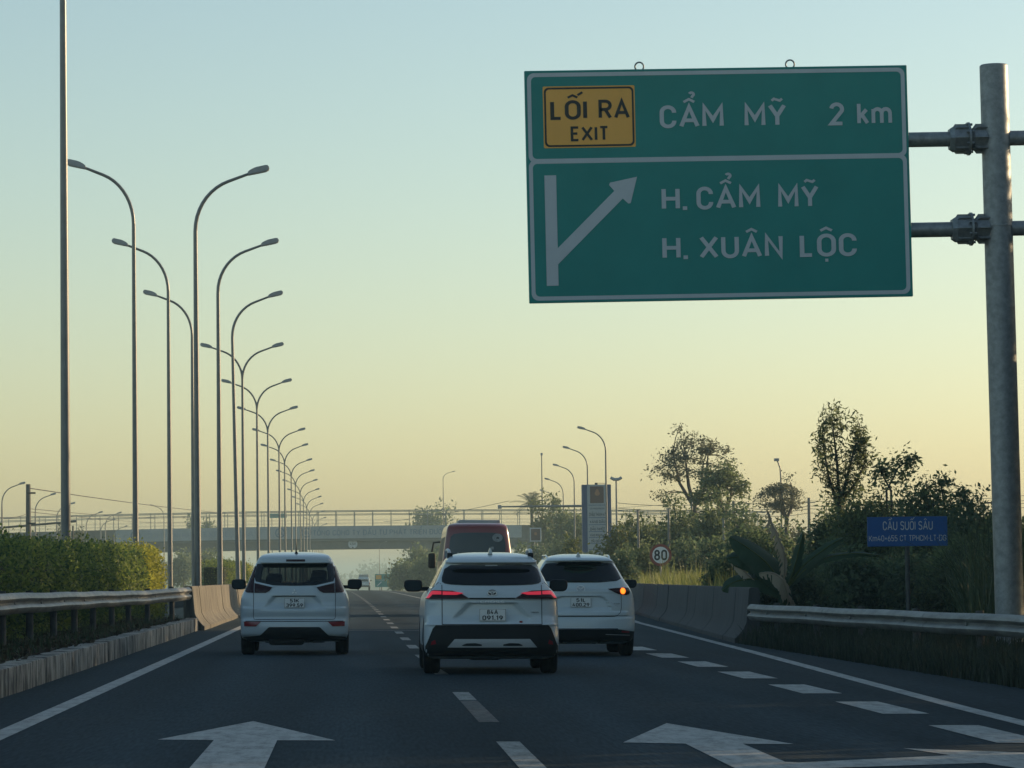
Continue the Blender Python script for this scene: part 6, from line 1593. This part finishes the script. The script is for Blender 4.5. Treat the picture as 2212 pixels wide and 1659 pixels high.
# --- slender young tree (long narrow leaves)
def slender():
    Y = 95; b = at(1815, 1100, Y); t = plant('young_tree', 'slender young tree with upright narrow leaves above the right bushes', 'tree', b.x, Y)
    o0 = Vector((b.x, Y, gz(b.x, Y))); rs = random.Random(5); ns = np.random.RandomState(5)
    mb = MB(); pts = []
    stems = [[(1815, 1100), (1808, 1000), (1800, 930), (1796, 884)], [(1815, 1090), (1835, 1010), (1848, 960), (1858, 915)], [(1812, 1095), (1790, 1030), (1778, 960), (1776, 915)], [(1815, 1090), (1850, 1040), (1868, 1000), (1872, 960)]]
    for s in stems:
        q = [at(x, y, Y) - o0 for x, y in s]; mb.tube([(0, 0, 0)] + q, [.07, .05, .035, .02, .006], 6, cap=False)
        for i in range(len(q) - 1):
            for k in range(9):
                f = (k + rs.random()) / 9; p = q[i].lerp(q[i+1], f)
                tip = p + Vector((rs.uniform(-.5, .5), rs.uniform(-.4, .4), rs.uniform(.05, .45))) * (0.9 if i < 2 else .55)
                mb.tube([p, tip], [.012, .004], 4, cap=False)
                c = np.array(p[:]) + (np.array(tip[:]) - np.array(p[:])) * ns.rand(26)[:, None] ** .7
                pts.append(c + ns.normal(size=(26, 3)) * .10)
    mb.build('trunk', M['bark'], t, smooth=60)
    leaf_cloud('crown', np.concatenate(pts), 0.13, M['lf_feather'], t, 0.30, 0.0, ns)
slender()
# --- sparse big tree, bare tree, small round tree
def bare(label, xd, yt, yb, Y, wpx, n_leaf, m, seed, depth=5, lean=0.0, leaf=.2, cat='tree', kids=(2, 3), L0=.30):
    a, b = at(xd, yt, Y), at(xd, yb, Y); t = plant('tree', label, cat, b.x, Y, 'thin-crowned trees on the right')
    h = a.z - gz(b.x, Y); wm = wpx * Y / FPX; rs = random.Random(seed); tips = []; mb = MB()
    zb_ = b.z - gz(b.x, Y)
    mb.tube([(0, 0, -.1), (0, 0, zb_)], [.03 * h * .6, .03 * h * .5], 8, cap=False)
    for k in range(4):
        w = 2 * math.pi * k / 4 + rs.random(); d = Vector((math.cos(w) * .55 + lean, math.sin(w) * .4, 1.0)).normalized()
        branch(mb, Vector((0, 0, zb_ * .85)), d, (h - zb_) * L0 * 1.25, .012 * h, depth, rs, tips, .5, .10, .012, kids)
    # fit the crown to its place in the picture
    xs = [v[0] for v in mb.v]; zs = [v[2] for v in mb.v]; sx = (wm / 2) / max(abs(min(xs)), max(xs)); szz = (h - zb_) / (max(zs) - zb_ * .85)
    f = lambda v: (v[0] * sx, v[1] * sx, v[2] if v[2] < zb_ * .85 else zb_ * .85 + (v[2] - zb_ * .85) * szz)
    mb.v = [f(v) for v in mb.v]
    mb.build('trunk', M['bark'], t, smooth=60)
    ns = np.random.RandomState(seed); tp = np.array([f(p) for p, dd in tips])
    k = ns.randint(0, len(tp), n_leaf); sel = tp[k] + ns.normal(size=(n_leaf, 3)) * .16 * (Y / 200) * np.array([1.2, 1.2, .7])
    leaf_cloud('crown', sel, leaf, M[m], t, .5, -.3, ns)
    return t
def airy(label, xd, yt, yb, Y, wpx, n_leaf, m, seed, leaf=.14, n_clump=60, cr=.11, drop=.35):
    """open crown: every tuft of leaves hangs on a branch that can be seen"""
    a, b = at(xd, yt, Y), at(xd, yb, Y); g = gz(b.x, Y); t = plant('tree', label, 'tree', b.x, Y, 'thin-crowned trees on the right')
    h, zf = a.z - g, b.z - g; rx = wpx * Y / FPX / 2; rz = (h - zf) / 2; ns = np.random.RandomState(seed); rs = random.Random(seed)
    pts, cl = clumps(n_clump, n_leaf, (rx * .92, rx * .8, rz * .95), cr * rx, .30, ns, flat=.7)
    cl = cl[(cl[:, 2] > -rz * drop) | (np.abs(cl[:, 0]) > rx * .45)]
    k = ns.randint(0, len(cl), n_leaf); pts = cl[k] + np.clip(ns.normal(size=(n_leaf, 3)), -1.8, 1.8) * np.array([1.15, 1.15, .7]) * (cr * rx * (0.6 + .9 * ns.rand(len(cl))))[k][:, None]
    wide = 1 - .30 * np.clip(pts[:, 2] / rz, -1, 1); pts[:, 0] *= wide; cl[:, 0] *= 1 - .30 * np.clip(cl[:, 2] / rz, -1, 1)
    mb = MB(); r0 = .018 * h; top = Vector((rx * .08, 0, zf + rz * .9)); foot = Vector((0, 0, -.2)); fork = Vector((.02 * h, 0, zf * .95))
    mb.tube([foot, fork], [r0 * 1.3, r0], 8, cap=False)
    limbs = []
    for i in range(5):
        w = 2 * math.pi * (i + rs.random() * .6) / 5; e = Vector((math.cos(w) * rx * .42, math.sin(w) * rx * .35, zf + rz * rs.uniform(.9, 1.45)))
        md = fork.lerp(e, .5) + Vector((math.cos(w) * rx * .10, 0, -rz * .08)); L_ = [fork, fork.lerp(md, .6), md, md.lerp(e, .6), e]
        mb.tube(L_, [r0 * .7, r0 * .58, r0 * .48, r0 * .36, r0 * .22], 6, cap=False); limbs += L_[1:]
    for c in cl:
        e = Vector((c[0], c[1], c[2] + zf + rz)); q = min((p for p in limbs if p.z < e.z + .2 * rz), key=lambda p: (p - e).length, default=limbs[0])
        md = q.lerp(e, .55) + Vector((rs.uniform(-.06, .06) * rx, 0, .06 * rx)); mb.tube([q, md, e], [r0 * .22, r0 * .15, r0 * .07], 4, cap=False)
        for j in range(3):
            f = e + Vector((rs.uniform(-1, 1), rs.uniform(-1, 1), rs.uniform(-.3, .9))) * rx * .13; mb.tube([md.lerp(e, .5), f], [r0 * .08, r0 * .03], 3, cap=False)
    mb.build('trunk', M['bark'], t, smooth=60)
    pts[:, 2] += zf + rz
    leaf_cloud('crown', pts, leaf, M[m], t, .5, -.3, ns)
    return t
airy('large thin-crowned tree with forking bare branches, tallest of the right-hand trees', 1492, 926, 1085, 200, 190, 3600, 'lf_grey', 21, leaf=.15, n_clump=75)
airy('leafier companion tree joined to the right side of the large bare tree', 1560, 1000, 1100, 185, 110, 3600, 'lf_mid', 25, leaf=.17, n_clump=40, cr=.17)
airy('small round thin-crowned tree crossed by the slender lamp mast', 1694, 1032, 1112, 210, 112, 3400, 'lf_grey', 33, leaf=.14, n_clump=50, cr=.15, drop=.9)
# --- middle-distance bushes, x 1300 to 1640
for xd, yt, Y, wp, m, lab, nl in [
    (1345, 1135, 195, 90, 'lf_light', 'sunlit bush right of the petrol totem base', 4500), (1400, 1100, 180, 110, 'lf_mid', 'leafy bush left of the thin-crowned big tree', 6500),
    (1470, 1080, 178, 130, 'lf_mid', 'broad bush under the big bare tree', 8000), (1545, 1072, 172, 120, 'lf_mid', 'tall bush under the leafier companion tree', 8000),
    (1610, 1108, 168, 110, 'lf_dark', 'dark bush between the big tree and the banana plant', 6500), (1385, 1175, 158, 110, 'lf_mid', 'mid green bush just left of the speed sign', 6000),
    (1480, 1165, 160, 130, 'lf_dark', 'dark bush just right of the speed sign', 7000), (1560, 1160, 150, 110, 'lf_dark', 'dark bush above the dry reeds', 6000),
    (1345, 1195, 150, 70, 'lf_dark', 'low bush above the right car roof edge', 3500), (1660, 1128, 200, 90, 'lf_grey', 'hazy bush below the small round tree', 4500), (1730, 1136, 190, 90, 'lf_grey', 'hazy bush right of the small round tree', 4500),
    (1233, 1160, 225, 46, 'lf_light', 'bright small bush lit by the sun left of the totem', 2600), (1265, 1190, 230, 60, 'lf_dark', 'dark shrub at the foot of the totem', 2500),
    (1215, 1085, 350, 70, 'lf_mid', 'hazy tree behind the exit ramp lamp posts', 5000), (1250, 1100, 340, 60, 'lf_mid', 'hazy bush behind the left edge of the totem', 4000), (1180, 1060, 380, 60, 'lf_light', 'yellowish tree right beside the palm', 4000),
    (1120, 1178, 330, 60, 'lf_dark', 'low dark shrubs right of the red minibus', 3000), (1165, 1172, 320, 60, 'lf_dark', 'low dark shrub under the red board', 3000), (1210, 1165, 290, 60, 'lf_dark', 'low dark shrub left of the bright small bush', 3000)]:
    V_('bush', lab, 'bush', xd, yt, Y, wp, m, n_leaf=nl, leaf=0.20 * (Y / 170) ** .6, group='bushes in the middle distance', n_clump=55, cr=.26, shell=.2)
# palm by the overpass
def palm():
    Y = 400; b = at(1148, 1090, Y); t = plant('palm_tree', 'feathery palm rising beside the overpass right of the minibus', 'palm', b.x, Y)
    o0 = Vector((b.x, Y, gz(b.x, Y))); h = b.z - o0.z; rs = random.Random(3)
    MB().tube([(0, 0, -.2), (.1, 0, h * .5), (0, 0, h)], [.25, .2, .16], 10).build('trunk', M['bark'], t, smooth=60)
    for k in range(22):
        w = 2 * math.pi * k / 22 + rs.uniform(-.1, .1); e = rs.uniform(-.1, 1.25); mb = MB(); L = rs.uniform(2.0, 2.7); q = []
        for i in range(8):
            f = i / 7; q.append(Vector((math.cos(w) * math.cos(e) * L * f, math.sin(w) * math.cos(e) * L * f, h + math.sin(e) * L * f - .9 * f * f)))
        mb.tube(q, [.03 * (1 - .8 * i / 7) for i in range(8)], 4)
        for i in range(1, 8):
            for s in (-1, 1):
                for j in range(2):
                    p = q[i].lerp(q[i-1], j / 2); tt = (q[i] - q[i-1]).normalized(); sd = tt.cross(Vector((0, 0, 1))).normalized() * s
                    e_ = p + (sd * .55 + tt * .35 + Vector((0, 0, -.25))) * (.9 - .4 * abs(i / 7 - .4))
                    mb.add([p - tt * .04, p + tt * .04, e_], [(0, 1, 2)])
        mb.build('frond', M['lf_grey'], t)
palm()
# beyond / around the overpass
for xd, yt, Y, wp, m, lab, nl in [
    (932, 1092, 580, 108, 'lf_mid', 'round dark tree rising behind the overpass railing', 7000), (415, 1108, 580, 50, 'lf_mid', 'small dark tree behind the overpass railing between the lamp posts', 3000), (447, 1110, 585, 45, 'lf_mid', 'second small tree behind the overpass railing, just right of the first', 2500),
    (905, 1186, 440, 70, 'lf_mid', 'bush standing under the right side of the overpass', 4500), (880, 1216, 420, 80, 'lf_mid', 'hazy roadside bush beside the far green sign', 5000), (930, 1205, 380, 80, 'lf_mid', 'roadside bush left of the nearest car mirror', 5000), (960, 1180, 400, 70, 'lf_dark', 'dark bush left of the red minibus', 4500), (862, 1238, 450, 40, 'lf_dark', 'lowest bush covering the edge of the far green sign', 2500),
    (395, 1196, 480, 60, 'lf_mid', 'hazy tree under the overpass between the tall poles', 3500), (450, 1192, 470, 70, 'lf_mid', 'hazy round tree under the overpass behind the second hedge', 4000), (490, 1215, 500, 40, 'lf_mid', 'low hazy bush under the overpass near the short hedge', 2500), (345, 1205, 470, 40, 'lf_mid', 'hazy bush beyond the sunlit hedge end', 2500),
    (165, 1130, 420, 30, 'lf_grey', 'small thin bush above the left hedge near the side road lamps', 1200), (130, 1128, 420, 26, 'lf_grey', 'small bush above the left hedge next to the tall near pole', 1000)]:
    V_('tree' if yt < 1120 else 'bush', lab, 'tree' if yt < 1120 else 'bush', xd, yt, Y, wp, m, n_leaf=nl, leaf=.42 * (Y / 480), group='trees and bushes around the overpass', n_clump=45, cr=.26, shell=.2)
# tall roadside trees just outside the right edge that shade the near road
for i, (x, y, h, r) in enumerate([(13, 12, 8, 3.2), (14, 24, 8.5, 3.3), (15.8, 36, 9, 3.4), (18, 46, 9.5, 3.5), (20, 55, 10, 3.6), (21.5, 62, 10.5, 3.6), (22.5, 69, 11, 3.6),
                                  (23.5, 76, 11.5, 3.6), (24.3, 83, 11.5, 3.6), (24.6, 90, 11.5, 3.5), (24.8, 96.5, 11.0, 3.2), (26.5, 72, 12, 3.6), (18.5, 30, 9.5, 3.4), (21, 41, 10, 3.5), (23.5, 51, 11, 3.6), (16.5, 17, 9, 3.3)]):
    leafy('tree', f'tall roadside tree outside the right picture edge, {ORD[i]} in the row', 'tree', x, y, h, r, 'lf_dark', n_leaf=11000, leaf=.34, trunk_h=1.2, group='shading trees beyond the right edge', n_clump=90, cr=.34, shell=.1, base=.6)
# far wood in the haze
ns = np.random.RandomState(77); mb_pts = []
for x in ns.uniform(-330, 300, 190):
    y = ns.uniform(2150, 2450); g = prof(y); top = 1.25 + (6.5 + 3.2 * math.sin(x * .045) + 2.5 * math.sin(x * .11 + 1) + ns.uniform(-3, 3)) / FPX * 2.2 * y
    hgt = top - g; c, _ = clumps(16, 420, (ns.uniform(6, 12), 8, hgt / 2), 3.0, .3, ns); mb_pts.append(c + np.array([x, y, g + hgt / 2]))
o = leaf_cloud('far_wood', np.concatenate(mb_pts), 2.4, M['lf_dark'], None, .6, 0, ns, kind='stuff'); tag(o, 'hazy line of distant trees where the road disappears', 'wood')

# ================================================================== HAZE
hz = MB(); hz.box(-3100, 3100, -90, 6200, -75, 20)
haze = hz.build('haze', [], None); haze['kind'] = 'stuff'; haze['label'] = 'thin warm morning haze over the whole road'; haze['category'] = 'haze'
hm = bpy.data.materials.new('haze'); hm.use_nodes = True
hn, hl = hm.node_tree.nodes, hm.node_tree.links; hn.clear()
pv = hn.new('ShaderNodeVolumePrincipled'); ho = hn.new('ShaderNodeOutputMaterial')
pv.inputs['Color'].default_value = (0.62, 0.84, 0.86, 1); pv.inputs['Density'].default_value = HAZE; pv.inputs['Anisotropy'].default_value = 0.0
hl.new(pv.outputs[0], ho.inputs['Volume']); haze.data.materials.append(hm)
